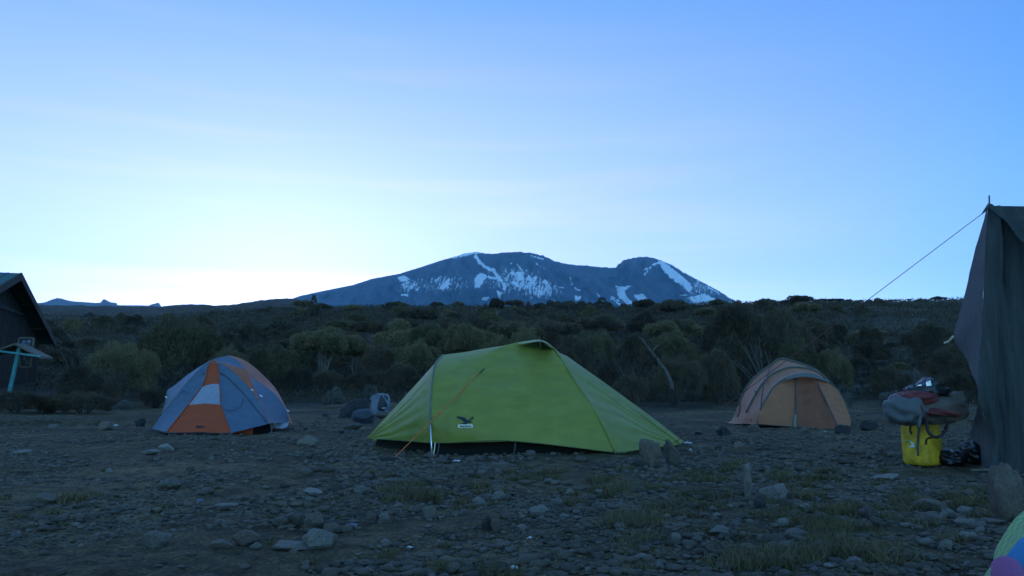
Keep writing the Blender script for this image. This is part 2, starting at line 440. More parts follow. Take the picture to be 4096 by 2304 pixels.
# ------------------------------------------------------------------ terrain
RK = np.array([18, 24, 32, 45, 65, 95, 140, 200, 300, 600, 1200, 2500, 16000.0])
COLS = [-400, 150, 600, 1100, 1500, 2000, 2500, 3000, 3500, 4100, 4600]
PYK = {
    24: [1622, 1628, 1640, 1645, 1648, 1648, 1648, 1648, 1645, 1640, 1640],
    32: [1560, 1568, 1592, 1596, 1602, 1604, 1604, 1602, 1592, 1580, 1580],
    45: [1480, 1492, 1520, 1520, 1512, 1505, 1505, 1500, 1490, 1480, 1480],
    65: [1410, 1425, 1440, 1430, 1410, 1398, 1396, 1390, 1380, 1372, 1372],
    95: [1360, 1368, 1372, 1345, 1322, 1312, 1308, 1304, 1298, 1292, 1292],
    140: [1310, 1318, 1320, 1284, 1258, 1258, 1255, 1245, 1235, 1232, 1232],
    200: [1275, 1282, 1282, 1245, 1230, 1242, 1238, 1222, 1210, 1207, 1207],
    300: [1252, 1256, 1256, 1226, 1240, 1254, 1250, 1236, 1222, 1222, 1222],
    600: [1236, 1240, 1240, 1218, 1255, 1262, 1262, 1255, 1250, 1250, 1250],
    2500: [1240, 1242, 1248, 1250, 1266, 1270, 1270, 1268, 1266, 1266, 1266],
    16000: [1270, 1272, 1275, 1275, 1278, 1280, 1280, 1280, 1280, 1280, 1280],
}
SKY_X = [-400, 150, 300, 500, 640, 670, 700, 760, 815, 850, 883, 930, 1000, 1060, 1100, 1150, 1190, 1230, 1300, 1500, 4600]
SKY_Y = [1224, 1222, 1223, 1227, 1229, 1226, 1221, 1218, 1219, 1225, 1232, 1223, 1209, 1201, 1197, 1193, 1198, 1208, 1228, 1262, 1262]


def terrain(x, y, fine=True):
    x = np.asarray(x, float); y = np.asarray(y, float)
    r = np.hypot(x, y); az = np.arctan2(x, y)
    azc = np.clip(az, -.66, .66)
    px = 2048 + FPX * np.tan(azc) * .992
    K = []
    for k in RK:
        if k == 18: py = np.full_like(px, HORIZON + CAM_H * FPX / 18)
        elif k == 1200: py = np.interp(px, SKY_X, SKY_Y)
        else: py = np.interp(px, COLS, PYK[int(k)])
        u = 1152.0 - py
        K.append((FPX * SP + u * CP) / (FPX * CP - u * SP) * np.cos(azc))
    K = np.stack(K)
    lr = np.log(np.clip(r, 18.0, 16000.0)); lk = np.log(RK)
    i = np.clip(np.searchsorted(lk, lr, side='right') - 1, 0, len(RK) - 2)
    t = (lr - lk[i]) / (lk[i + 1] - lk[i])
    take = lambda a: np.take_along_axis(K, a[None, ...], 0)[0]
    z = np.where(r < 18, 0.0, CAM_H + r * (take(i) * (1 - t) + take(i + 1) * t))
    back = np.clip((np.abs(az) - .9) / .8, 0, 1); z = z * (1 - .9 * back)
    if fine:
        z = z + np.clip((r - 20) / 60, 0, 1) * np.clip(r / 200, .2, 2.0) * (.8 * fbm(x / 22, y / 22, 4, 5))
        near = np.exp(-np.clip(r - 14, 0, 1e9) / 14)
        z = z + near * (.028 * fbm(x * .9, y * .9, 3, 11) + .014 * fbm(x * 4, y * 4, 3, 17) + .006 * fbm(x * 14, y * 14, 2, 19)) + (1 - near) * .12 * fbm(x / 3, y / 3, 3, 23) * np.clip(60 / np.maximum(r, 1), 0, 1)
    return z


def gz(x, y): return float(terrain(np.array([x]), np.array([y]))[0])


def make_ground():
    az = np.concatenate([np.arange(-180, -42, 3.0), np.arange(-42, 42, .15), np.arange(42, 180, 3.0)])
    az = np.radians(az); n = len(az)
    rr = 1.0 * 1.0135 ** np.arange(0, 722)
    A, R = np.meshgrid(az, rr)
    X = R * np.sin(A); Y = R * np.cos(A); Z = terrain(X, Y)
    V = np.stack([X, Y, Z], -1).reshape(-1, 3)
    m = len(rr)
    I = np.arange(n); J = (I + 1) % n
    base = (np.arange(m - 1) * n)[:, None]
    F = np.stack([base + I, base + J, base + n + J, base + n + I], -1).reshape(-1, 4)
    o = build('ground', V, F, M['ground'])
    r2 = np.hypot(V[:, 0], V[:, 1])
    edge = 24 + 7 * fbm(V[:, 0] / 6, V[:, 1] / 6, 3, 31)
    s = np.clip((r2 - edge) / 7, 0, 1)
    px_ = 2048 + FPX * np.tan(np.clip(np.arctan2(V[:, 0], V[:, 1]), -.66, .66))
    bare = np.clip((px_ - 3230) / 160, 0, 1) * .75 + np.clip((1150 - px_) / 300, 0, 1) * .45
    s = s * (1 - bare * np.clip(.55 + 1.1 * fbm(V[:, 0] / 9, V[:, 1] / 9, 4, 37), 0, 1))
    a = o.data.attributes.new('scrub', 'FLOAT', 'POINT'); a.data.foreach_set('value', s.astype(np.float32))
    tag(o, kind='structure')
    c = build('ground_under_camera', np.vstack([V[:n], [[0, 0, -.01]]]), [(int(i), n, int(j)) for i, j in zip(I, J)], M['ground'])
    tag(c, kind='structure')


make_ground()


def on_ground(px, py):
    """point of the ground seen at a photograph pixel (near, level part)"""
    d = 1975.0 / max(py - HORIZON, 8)
    for _ in range(6):
        p = at(px, py, d); g = gz(p[0], p[1])
        slope = (CAM_H - p[2]) / d
        d = max(.5, (CAM_H - g) / max(slope, 1e-4)) if slope > 1e-3 else d
        d = min(d, 60)
    p = at(px, py, d); return np.array((p[0], p[1], gz(p[0], p[1])))


def stand(px, d):
    """point of the ground at forward distance d in the photograph's column px"""
    x = (px - 2048.0) / FPX * d
    for _ in range(3): x = (px - 2048.0) * d / (FPX * CP - py_u(gz(x, d), d) * SP)
    return np.array((x, d, gz(x, d)))


def py_u(z, d):
    q = (z - CAM_H) / d
    return FPX * (q * CP - SP) / (CP + q * SP)


def make_far_ridge():
    X = [-700, -300, 0, 155, 177, 205, 226, 243, 262, 287, 335, 386, 403, 409, 413, 420, 427, 440, 466, 470, 500, 552, 596, 605, 632, 638, 645, 668, 720, 800]
    Y = [1215, 1210, 1214, 1212, 1210, 1199, 1192, 1193, 1199, 1205, 1208, 1212, 1210, 1200, 1197.5, 1197, 1201, 1208, 1212, 1220, 1221, 1221, 1222, 1217, 1211, 1213, 1226, 1230, 1240, 1260]
    px = np.arange(-700, 800, 3.0); py = np.interp(px, X, Y) + .7 * fbm(px / 9, px * 0, 3, 3)
    rows = [(1.0, 6400), (.0, 6200), (.25, 6000), (.6, 5700), (1.0, 5300)]
    V = []
    for k, (f, d) in enumerate(rows):
        for x, y in zip(px, py):
            yy = y + f * (1262 - y) * (1 if k else 1)
            p = at(x, yy, d + (25 * pnoise(x / 14, k * 3.1) if k > 1 else 0)); V.append(p)
    n = len(px)
    F = [(i * n + j, i * n + j + 1, (i + 1) * n + j + 1, (i + 1) * n + j) for i in range(len(rows) - 1) for j in range(n - 1)]
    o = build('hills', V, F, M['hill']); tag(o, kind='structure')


make_far_ridge()


def poly_sd(P, X, Y):
    """signed distance (positive inside) of points to a polygon"""
    P = np.array(P, float); inside = np.zeros(X.shape, bool); dm = np.full(X.shape, 1e9)
    for (x1, y1), (x2, y2) in zip(P, np.roll(P, -1, 0)):
        c = ((y1 > Y) != (y2 > Y)) & (X < (x2 - x1) * (Y - y1) / ((y2 - y1) if y2 != y1 else 1e-9) + x1); inside ^= c
        dm = np.minimum(dm, seg_d(x1, y1, x2, y2, X, Y))
    return np.where(inside, dm, -dm)


def seg_d(x1, y1, x2, y2, X, Y):
    dx, dy = x2 - x1, y2 - y1; L2 = dx * dx + dy * dy + 1e-9
    t = np.clip(((X - x1) * dx + (Y - y1) * dy) / L2, 0, 1)
    return np.hypot(X - x1 - t * dx, Y - y1 - t * dy)


def make_mountain():
    SX = [700, 900, 1050, 1162, 1201, 1294, 1411, 1488, 1597, 1690, 1760, 1822, 1857, 1907, 1942, 1975, 2016, 2070, 2133, 2176, 2184, 2226, 2288, 2340, 2420, 2463, 2472, 2482, 2492, 2536, 2583, 2633, 2684, 2746, 2808, 2870, 2917, 2956, 3060, 3200, 3500]
    SY = [1290, 1255, 1225, 1197, 1183, 1163, 1140, 1115, 1095, 1066, 1043, 1026, 1014, 1007, 1014, 1015, 1010, 1007, 1013, 1023, 1029, 1047, 1059, 1062, 1070, 1071, 1056, 1052, 1041, 1031, 1026, 1037, 1058, 1096, 1128, 1160, 1191, 1212, 1248, 1290, 1330]
    px = np.arange(700, 3500, 3.2); sk = np.interp(px, SX, SY)
    sk = sk + 2.4 * fbm(px / 19, px * 0, 5, 8) * np.clip((px - 1400) / 600, .2, 1)
    vs = np.concatenate([np.linspace(-.5, -.08, 6), np.linspace(0, 1, 120)])
    V = []; PX = []; PY = []
    for v in vs:
        f = max(v, 0.0)
        y = sk + (1310 - sk) * f if v >= 0 else sk - v * 260
        depth = 9200 - 2300 * f ** .8 if v >= 0 else 9200 - v * 3500
        g = fbm(px / 55 + .7 * f, px * 0 + 1.5 * f + 4, 5, 40)            # gullies running down the face
        g2 = np.abs(fbm(px / 120 - 1.1 * f, px * 0 + f, 4, 51))
        depth = depth + np.where(v >= 0, (260 * g + 430 * g2) * min(1, f * 5) * (1 - .3 * f), 0)
        u = 1152 - y; t = depth / (FPX * CP - u * SP)
        V.append(np.stack([(px - 2048) * t, depth, CAM_H + (FPX * SP + u * CP) * t], -1)); PX.append(px); PY.append(y)
    V = np.array(V); X = np.array(PX); Y = np.array(PY); m, n = X.shape
    F = np.array([(i * n + j, i * n + j + 1, (i + 1) * n + j + 1, (i + 1) * n + j) for i in range(m - 1) for j in range(n - 1)])
    # snow cover (positions in the coordinates of a close-up of the face: 0.7764 px per unit, origin 1100, 950)
    U = (X - 1100) / .7764; W = (Y - 950) / .7764
    wob = 9 * fbm(U / 14, W / 20, 5, 60)
    polys = [
        [(1030, 245), (1025, 222), (1040, 200), (1062, 185), (1086, 193), (1092, 205), (1075, 218), (1066, 240), (1050, 256), (1035, 258)],
        [(1978, 120), (1998, 120), (2060, 172), (2105, 208), (2140, 238), (2152, 262), (2128, 278), (2100, 247), (2040, 207), (1995, 168)],
        [(2125, 312), (2160, 305), (2200, 290), (2216, 296), (2262, 312), (2282, 332), (2335, 345), (2290, 356), (2212, 362), (2150, 345)],
        [(2030, 350), (2100, 348), (2110, 362), (2050, 364)], [(1852, 296), (1900, 290), (1912, 316), (1925, 340), (1888, 354), (1868, 328)],
        [(1758, 252), (1782, 255), (1835, 248), (1796, 272), (1812, 300), (1845, 345), (1822, 352), (1790, 322), (1768, 300)],
        [(1545, 258), (1572, 272), (1560, 276)], [(1212, 180), (1282, 178), (1282, 222), (1256, 222), (1240, 195), (1214, 192)],
        [(1300, 190), (1314, 200), (1322, 228), (1308, 226)], [(1340, 195), (1346, 205), (1334, 238), (1326, 232)],
        [(1386, 218), (1404, 225), (1420, 262), (1406, 285), (1392, 250)], [(1145, 278), (1168, 284), (1164, 312), (1150, 306)],
        [(1064, 312), (1100, 308), (1092, 324), (1070, 322)], [(630, 205), (668, 198), (690, 214), (664, 228), (640, 222)],
        [(648, 296), (690, 292), (684, 302)], [(850, 262), (880, 225), (905, 205), (896, 240), (862, 275)], [(918, 104), (975, 82), (1045, 70), (1088, 78), (1048, 82), (985, 93)],
        [(2330, 330), (2360, 335), (2352, 346)], [(1548, 300), (1574, 306), (1562, 326), (1548, 322)], [(1224, 228), (1250, 232), (1256, 254), (1236, 250)]]
    lines = [([(1034, 97), (1056, 130), (1084, 152), (1128, 170), (1150, 205), (1178, 240), (1182, 264)], 9), ([(1100, 205), (1140, 210)], 8), ([(1660, 290), (1695, 332)], 4),
             ([(1735, 315), (1790, 352)], 5), ([(1980, 128), (1940, 145), (1918, 172), (1903, 192)], 5), ([(1900, 166), (1925, 160)], 5), ([(2010, 124), (2080, 158), (2104, 180)], 4),
             ([(2236, 258), (2262, 272), (2290, 292)], 5), ([(1250, 140), (1272, 170), (1262, 185)], 5), ([(1318, 92), (1380, 112)], 4), ([(1345, 135), (1386, 160)], 3),
             ([(1205, 125), (1220, 135)], 4), ([(1775, 330), (1730, 300)], 3), ([(2090, 300), (2120, 296)], 4), ([(1395, 300), (1420, 278)], 4), ([(1518, 205), (1528, 240)], 3),
             ([(2070, 150), (2130, 185), (2180, 225)], 2.5), ([(730, 270), (745, 250)], 3), ([(828, 218), (850, 208)], 4), ([(1350, 290), (1360, 310)], 4), ([(1470, 255), (1490, 262)], 3)]
    S = np.full(X.shape, -60.0)
    for p in polys: S = np.maximum(S, poly_sd(p, U, W) + 2.5 + wob * .6)
    for p, wd in lines:
        for a, b in zip(p[:-1], p[1:]): S = np.maximum(S, wd - seg_d(*a, *b, U, W) + wob * .55)
    s = np.clip(S / 7.0, -1, 1) * .6 + .42
    # broken scree snow on the middle of the face
    zone = np.exp(-((U - 860) / 170) ** 2 - ((W - 240) / 75) ** 2) * .60 + np.exp(-((U - 1230) / 190) ** 2 - ((W - 215) / 95) ** 2) * .62 \
        + np.exp(-((U - 1400) / 130) ** 2 - ((W - 280) / 60) ** 2) * .5 + np.exp(-((U - 2200) / 150) ** 2 - ((W - 260) / 75) ** 2) * .62 + np.exp(-((U - 680) / 60) ** 2 - ((W - 250) / 50) ** 2) * .5
    gully = fbm(U / 7.0 + W / 30.0, W / 38.0, 3, 88)
    s = np.maximum(s, -.14 + zone + np.clip(zone * 3, .25, 1) * .30 * gully)
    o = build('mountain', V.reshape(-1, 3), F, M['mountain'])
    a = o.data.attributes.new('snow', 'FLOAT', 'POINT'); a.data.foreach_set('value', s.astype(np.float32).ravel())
    tag(o, kind='structure')


make_mountain()
# ------------------------------------------------------------------ vegetation
def crown(lobes, n, leaf, wid, seed, up=.5, low=-.25, depth=.22):
    """many small leaf tufts spread through the outer shell of overlapping ellipsoid lobes (cx,cy,cz,rx,ry,rz)"""
    g = np.random.default_rng(seed); Lb = np.array(lobes, float)
    w = (Lb[:, 3] * Lb[:, 4] + Lb[:, 4] * Lb[:, 5] + Lb[:, 3] * Lb[:, 5]); w = w / w.sum()
    k = int(n * 2.2); i = g.choice(len(Lb), k, p=w)
    d = g.normal(size=(k, 3)); d /= np.linalg.norm(d, axis=1)[:, None]
    d = d[(d[:, 2] > low)]; i = i[:len(d)]; k = len(d)
    rr = 1 - depth * g.random(k) ** 2
    lump = .17 * np.sin(d[:, 0] * 7 + i * 2.1) * np.sin(d[:, 1] * 6 + i) + .05 * np.sin(d[:, 2] * 13 + d[:, 0] * 11 + i)
    p = Lb[i, :3] + d * Lb[i, 3:] * (rr * (1 + lump))[:, None]
    keep = np.ones(k, bool)
    for j, l in enumerate(Lb):
        q = (((p - l[:3]) / l[3:]) ** 2).sum(1); keep &= (q > .72) | (i == j)
    p, d = p[keep][:n], d[keep][:n]; k = len(p)
    nd = d + np.array((0, 0, up)) + g.normal(size=(k, 3)) * .45; nd /= np.linalg.norm(nd, axis=1)[:, None]
    sd = np.cross(nd, g.normal(size=(k, 3))); sd /= np.linalg.norm(sd, axis=1)[:, None] + 1e-9
    ln = leaf * (.6 + .8 * g.random(k))[:, None]; ww = wid * (.6 + .8 * g.random(k))[:, None]
    a = p - nd * ln * .35 - sd * ww; b = p - nd * ln * .35 + sd * ww; c = p + nd * ln
    V = np.stack([a, b, c], 1).reshape(-1, 3); F = np.arange(len(V), dtype=np.int32).reshape(-1, 3)
    return V, F


def dome_lobes(seed, n=9, flat=.8):
    g = random.Random(seed); out = [(0, 0, .40, .70, .70, .56)]
    for k in range(n):
        a = 2 * math.pi * k / n + g.uniform(-.3, .3); r = g.uniform(.42, .62); h = g.uniform(.22, .60)
        s = g.uniform(.26, .42); out.append((r * math.cos(a), r * math.sin(a), h, s, s, s * flat))
    for k in range(4):
        a = g.uniform(0, 6.28); r = g.uniform(.05, .35); s = g.uniform(.24, .36); out.append((r * math.cos(a), r * math.sin(a), .68 + g.uniform(-.06, .06), s, s, s * .75))
    return out


def ragged_lobes(seed):
    g = random.Random(seed); out = [(0, 0, .30, .62, .62, .40)]
    for k in range(g.randint(7, 11)):
        a = g.uniform(0, 6.28); r = g.uniform(.15, .72); q = g.uniform(.16, .36); out.append((r * math.cos(a), r * math.sin(a), g.uniform(.25, .85) * (1 - .35 * r), q, q, q * g.uniform(.6, 1.0)))
    return out


def umbrella_lobes(seed, n=8):
    g = random.Random(seed); out = []
    for k in range(n):
        a = 2 * math.pi * k / n + g.uniform(-.35, .35); r = g.uniform(.48, .70); q = g.uniform(.22, .36)
        out.append((r * math.cos(a), r * math.sin(a), g.uniform(.58, .70), q, q, q * .60))
    for k in range(6):
        a = g.uniform(0, 6.28); r = g.uniform(.05, .42); q = g.uniform(.26, .38); out.append((r * math.cos(a), r * math.sin(a), g.uniform(.76, .84) - .15 * r, q, q, q * .5))
    return out


def stems(seed, n, top, spread, r0, lean=0.0):
    g = random.Random(seed); mb = MB()
    for k in range(n):
        a = 2 * math.pi * k / n + g.uniform(-.5, .5); s = spread * g.uniform(.5, 1.1); b = np.array((g.uniform(-.06, .06), g.uniform(-.06, .06), -.06))
        e = np.array((s * math.cos(a) + lean, s * math.sin(a), top * g.uniform(.85, 1.05)))
        m1 = b * .6 + e * .32 + np.array((g.uniform(-.06, .06), g.uniform(-.06, .06), .02)); m2 = b * .3 + e * .66 + np.array((g.uniform(-.08, .08), g.uniform(-.08, .08), .05))
        P = resample([b, m1, m2, e], 9); mb.tube(P, np.linspace(r0, r0 * .3, 9) * g.uniform(.7, 1.2), 6)
        for q in range(3):
            i = g.randint(3, 7); f = P[i] + np.array((g.uniform(-.35, .35), g.uniform(-.35, .35), g.uniform(.08, .3)))
            mb.tube(resample([P[i], P[i] * .5 + f * .5 + np.array((0, 0, .03)), f], 5), np.linspace(r0 * .4, r0 * .12, 5), 5)
    return mb


def mesh_only(o):
    me = o.data; bpy.data.objects.remove(o); return me


PROTO = {}
for v in range(3):
    Vc, Fc = crown(dome_lobes(20 + v), 26000, .036, .009, 30 + v); PROTO['dome', v] = mesh_only(build('dome_crown', Vc, Fc, M['leaf'], smooth=False))
    PROTO['dome_stem', v] = mesh_only(stems(40 + v, 5, .55, .45, .035).build('dome_stem', M['bark_dk']))
    Vc, Fc = crown(umbrella_lobes(50 + v), 26000, .036, .009, 60 + v, low=-.45); PROTO['umb', v] = mesh_only(build('umbrella_crown', Vc, Fc, M['leaf'], smooth=False))
    PROTO['umb_stem', v] = mesh_only(stems(70 + v, 4, .78, .5, .034).build('umbrella_stem', M['bark']))
    Vc, Fc = crown(ragged_lobes(80 + v), 7000, .052, .014, 90 + v); PROTO['far', v] = mesh_only(build('far_bush', Vc, Fc, M['leaf'], smooth=False))
    Vc, Fc = crown([(random.uniform(-.7, .7), random.uniform(-.7, .7), random.uniform(.15, .55), .26, .26, .18) for _ in range(17)], 5200, .06, .018, 120 + v)
    PROTO['pale', v] = mesh_only(build('pale_cushion', Vc, Fc, M['leaf_pale'], smooth=False))
    # twiggy, half bare bush
    g = random.Random(130 + v); mb = MB()
    for k in range(46):
        a = g.uniform(0, 6.28); s = g.uniform(.2, .95); e = np.array((s * math.cos(a), s * math.sin(a), g.uniform(.45, 1.0)))
        mb.tube(resample([np.array((e[0] * .08, e[1] * .08, -.02)), e * .5 + np.array((g.uniform(-.08, .08), g.uniform(-.08, .08), .08)), e], 6), np.linspace(.016, .004, 6), 4)
    PROTO['twig', v] = mesh_only(mb.build('twigs', M['bark_dk']))
    Vc, Fc = crown(umbrella_lobes(150 + v, 6), 2600, .10, .025, 160 + v, low=-.5); PROTO['farumb', v] = (Vc, Fc)
    mb = MB().add(Vc, Fc); st = stems(170 + v, 2, .66, .3, .035); mb.add(np.vstack(st.V), st.F); PROTO['farumb', v] = mesh_only(mb.build('ridge_shrub', M['leaf'], smooth=False))

LEAF_VAR = {}


def with_mat(me, mat):
    """the same mesh with another leaf material (kept once per pair)"""
    k = (me.name, mat)
    if k not in LEAF_VAR:
        c = me.copy(); c.materials.clear(); c.materials.append(M[mat]); LEAF_VAR[k] = c
    return LEAF_VAR[k]


def inst(name, me, loc, scale, rz, parent=None):
    o = bpy.data.objects.new(name, me); o.location = loc; o.scale = scale; o.rotation_euler = (0, 0, rz)
    return link(o, parent)


def top_h(px, py_top, d, base):
    return max(.2, at(px, py_top, d)[2] - base[2])


def plant(kind, px, d, w_px, py_top, label, leaf='leaf', group=None, name=None, sink=.04, deep=1.0):
    """one near shrub or tree with crown and stems, standing on the terrain"""
    b = stand(px, d); W = w_px / FPX * d / 2 * 1.0; H = top_h(px, py_top, d, b); v = random.randrange(3); rz = random.uniform(0, 6.28)
    nm = name or {'dome': 'heather_bush', 'umb': 'heather_tree', 'pale': 'cushion_bush', 'twig': 'twiggy_bush'}[kind]
    if kind == 'pale':
        o = inst(nm, PROTO['pale', v], b - np.array((0, 0, sink)), (W, W * deep, H / .82), rz); return tag(o, label, 'bush', group)
    t = thing(nm, b - np.array((0, 0, sink)), label, 'tree' if kind == 'umb' else 'bush', group)
    if kind == 'twig':
        inst('crown', with_mat(PROTO['dome', v], leaf), (0, 0, 0), (W * .8, W * .8 * deep, H * .8), rz, t); inst('twigs', PROTO['twig', v], (0, 0, 0), (W * 1.05, W * 1.05 * deep, H * 1.1), rz, t); return t
    s = (W / .98, W / .98 * deep, H / (.98 if kind == 'dome' else 1.02))
    inst('crown', with_mat(PROTO[kind, v], leaf), (0, 0, 0), s, rz, t)
    inst('trunk', PROTO[kind + '_stem', v], (0, 0, 0), s, rz, t)
    return t


NEAR = [
    # kind, px, distance, width px, top row, leaf, label
    ('dome', 470, 25, 300, 1372, 'leaf', 'rounded green heather bush left of the orange dome tent, lower half of a joined pair'),
    ('dome', 700, 31, 440, 1272, 'leaf', 'largest rounded heather bush, towering behind the orange and grey dome tent'),
    ('dome', 905, 29, 200, 1385, 'leaf', 'heather bush peeping up directly behind the peak of the orange dome tent'),
    ('twig', 310, 22, 230, 1408, 'leaf_dk', 'dark half-bare bush between the hut and the orange dome tent'),
    ('twig', 440, 22, 120, 1470, 'leaf_brown', 'thin brown twiggy shrub left of the orange dome tent'),
    ('dome', 60, 18, 290, 1562, 'leaf_dk', 'low dark shrub at the left edge of the photo in front of the turquoise signpost'),
    ('twig', 190, 18.5, 250, 1548, 'leaf_brown', 'low brown brush in front of the signpost, right of the dark shrub at the edge'),
    ('dome', 330, 19, 260, 1562, 'leaf_dk', 'low dark mound of brush at the edge of the gravel, left of the orange tent'),
    ('twig', 620, 24, 170, 1520, 'leaf_dk', 'dark scrubby bush touching the left flank of the orange dome tent'),
    ('dome', 1090, 27, 250, 1376, 'leaf', 'rounded heather bush just right of the orange dome tent'),
    ('dome', 1190, 26, 150, 1462, 'leaf_dk', 'dark low bush under the flat-topped tree, right of the orange tent'),
    ('umb', 1300, 33, 290, 1298, 'leaf', 'flat-topped heather tree with pale forked trunks between the orange and green tents'),
    ('umb', 1410, 34, 150, 1330, 'leaf', 'narrower heather tree with a pale leaning trunk, beside the flat-topped one'),
    ('dome', 1300, 28, 190, 1480, 'leaf_dk', 'dark undergrowth bush at the foot of the flat-topped heather tree'),
    ('dome', 1450, 28, 150, 1482, 'leaf_dk', 'dark bush at the foot of the narrower heather tree'),
    ('dome', 1520, 31, 170, 1382, 'leaf_brown', 'brownish dome bush left of the large round one behind the green tent'),
    ('dome', 1672, 29, 240, 1362, 'leaf', 'smooth round-topped heather bush behind the left end of the green tent'),
    ('dome', 1600, 26.5, 220, 1455, 'leaf_dk', 'dark bush below the smooth round one, left of the green tent'),
    ('umb', 1720, 40, 230, 1282, 'leaf', 'spreading heather tree above the smooth round bush'),
    ('umb', 1870, 38, 260, 1285, 'leaf', 'heather tree with two pale trunks rising behind the low end of the green tent'),
    ('dome', 2000, 33, 220, 1345, 'leaf', 'olive bush right behind the ridge of the green tent, left of its peak'),
    ('dome', 2110, 42, 170, 1312, 'leaf', 'bright domed bush above the peak of the green tent'),
    ('dome', 2290, 30, 230, 1350, 'leaf_dk', 'dark domed bush just right of the green tent peak'),
    ('dome', 2380, 37, 280, 1325, 'leaf', 'wide bush behind the right slope of the green tent'),
    ('twig', 2450, 27, 220, 1395, 'leaf_brown', 'brownish bush above the right slope of the green tent'),
    ('dome', 2560, 31, 240, 1340, 'leaf_dk', 'dark bush behind the leaning dead trunk'),
    ('dome', 2700, 27, 260, 1425, 'leaf_dk', 'dense dark bush right of the leaning dead trunk'),
    ('twig', 2520, 25, 200, 1455, 'leaf_dk', 'shadowy bush left of the leaning dead trunk'),
    ('dome', 2690, 38, 250, 1330, 'leaf', 'mid green bush between the dead trunk and the tall tree'),
    ('dome', 2960, 32, 400, 1228, 'leaf_dk', 'tall dark heather tree with broad crown behind the beige tent'),
    ('dome', 3130, 34, 290, 1245, 'leaf_dk', 'heather tree merging with the right side of the tall dark one'),
    ('dome', 2870, 28, 200, 1400, 'leaf_dk', 'dark bush under the left side of the tall heather tree'),
    ('dome', 3190, 29, 220, 1355, 'leaf', 'domed bush above the peak of the beige tent'),
    ('dome', 3330, 30, 200, 1400, 'leaf', 'olive bush up the slope right of the beige tent'),
    ('dome', 3480, 48, 120, 1300, 'leaf_dk', 'round dark shrub on the stony slope, between rope and black canvas'),
    ('dome', 3740, 42, 210, 1292, 'leaf_dk', 'wide dark shrub on the stony slope beside the black canvas'),
    ('dome', 3820, 26, 210, 1375, 'leaf_dk', 'dark bush partly hidden behind the black canvas flap'),
    ('dome', 3560, 29, 180, 1470, 'leaf_dk', 'low dark bush behind the bundle on the yellow can'),
    ('dome', 3440, 36, 170, 1420, 'leaf_dk', 'dark bush halfway up the slope, straight above the beige tent edge'),
    ('dome', 3860, 20, 170, 1480, 'leaf_dk', 'black-looking bush low behind the canvas flap and the bundle'),
    ('dome', 3330, 60, 150, 1290, 'leaf_dk', 'small dark bush crossed by the rope on the upper slope'),
]
for k in NEAR: plant(k[0], k[1], k[2] * (1.28 if 1040 < k[1] < 1700 else 1.0), k[3], k[4], k[6], k[5])
for i, (px, d, w, t) in enumerate([(1905, 62, 150, 1262), (2010, 58, 130, 1278), (2075, 70, 120, 1258), (2165, 66, 140, 1262), (2250, 75, 110, 1250), (1790, 74, 120, 1262), (2420, 70, 120, 1262), (2560, 80, 110, 1256), (1640, 78, 110, 1268), (2700, 68, 130, 1270), (1480, 72, 120, 1272)]):
    plant('umb', px, d, w, t, 'heather tree with bare grey stems standing in the thicket below the mountain', 'leaf_dk', 'bare-stemmed heather trees in the thicket')
PALE = [(1345, 26, 100, 1535, 'whitish flowering cushion bush on the ground between the orange and green tents'),
        (1650, 24, 60, 1545, 'pale cushion bush at the left edge of the green tent'), (3420, 27, 130, 1525, 'grey-green cushion bush behind the right side of the beige tent'),
        (3560, 24, 100, 1552, 'silvery cushion bush just above the red and grey bundle'), (3350, 25, 120, 1555, 'pale low cushion bush touching the beige tent'),
        (1480, 31, 80, 1528, 'straw-coloured low bush behind the backpack'), (500, 21, 90, 1590, 'grey tufted cushion left of the orange tent flap'),
        (3650, 30, 110, 1470, 'pale cushion bush on the slope above the black bag'), (2320, 27, 70, 1560, 'pale tuft just behind the right slope of the green tent')]
for i, (px, d, w, t, lab) in enumerate(PALE): plant('pale', px, d, w, t, lab)



def scatter(n, pxr, dr, wr, hr, label, group, leafs, kinds=('far',), name='heather_bush', cat='bush', seed=0, near_bias=1.0, tries=60):
    g = random.Random(seed); got = []
    for i in range(n):
        for _ in range(tries):
            d = dr[0] * (dr[1] / dr[0]) ** (g.random() ** near_bias); px = g.uniform(*pxr); w = g.uniform(*wr)
            x = (px - 2048) / FPX * d
            if all((x - a) ** 2 + (d - b) ** 2 > (.42 * (w + c)) ** 2 for a, b, c in got): break
        else: continue
        got.append((x, d, w)); b = stand(px, d); me = with_mat(PROTO[g.choice(kinds), g.randrange(3)], g.choice(leafs)) if kinds[0] != 'pale' else PROTO['pale', g.randrange(3)]
        h = w * g.uniform(*hr)
        o = inst(name, me, b - np.array((0, 0, .08)), (w / 2, w / 2 * g.uniform(.8, 1.1), h), g.uniform(0, 6.28)); tag(o, label, cat, group)


scatter(112, (1130, 3260), (40, 205), (3.0, 5.4), (.42, .60), 'dark heather bush in the thicket below the snowy mountain', 'heather thicket below the mountain', ('leaf', 'leaf', 'leaf_dk', 'leaf_dk', 'leaf_brown'), ('far', 'far', 'farumb'), seed=1, near_bias=.85)
scatter(48, (120, 1130), (40, 210), (2.2, 4.6), (.38, .6), 'dark shrub on the hillside between the hut and the mountain', 'shrubs on the left hillside', ('leaf', 'leaf_dk', 'leaf_dk'), seed=2)
scatter(30, (3260, 4080), (38, 185), (1.4, 3.6), (.35, .55), 'dark shrub on the stony hillside left of the black canvas', 'shrubs on the right hillside', ('leaf_dk', 'leaf_dk', 'leaf'), seed=3)
scatter(60, (3220, 4000), (30, 150), (.6, 1.6), (.35, .5), 'pale cushion bush on the stony right hillside', 'pale cushions on the right hillside', ('leaf_pale',), ('pale',), 'cushion_bush', seed=4)
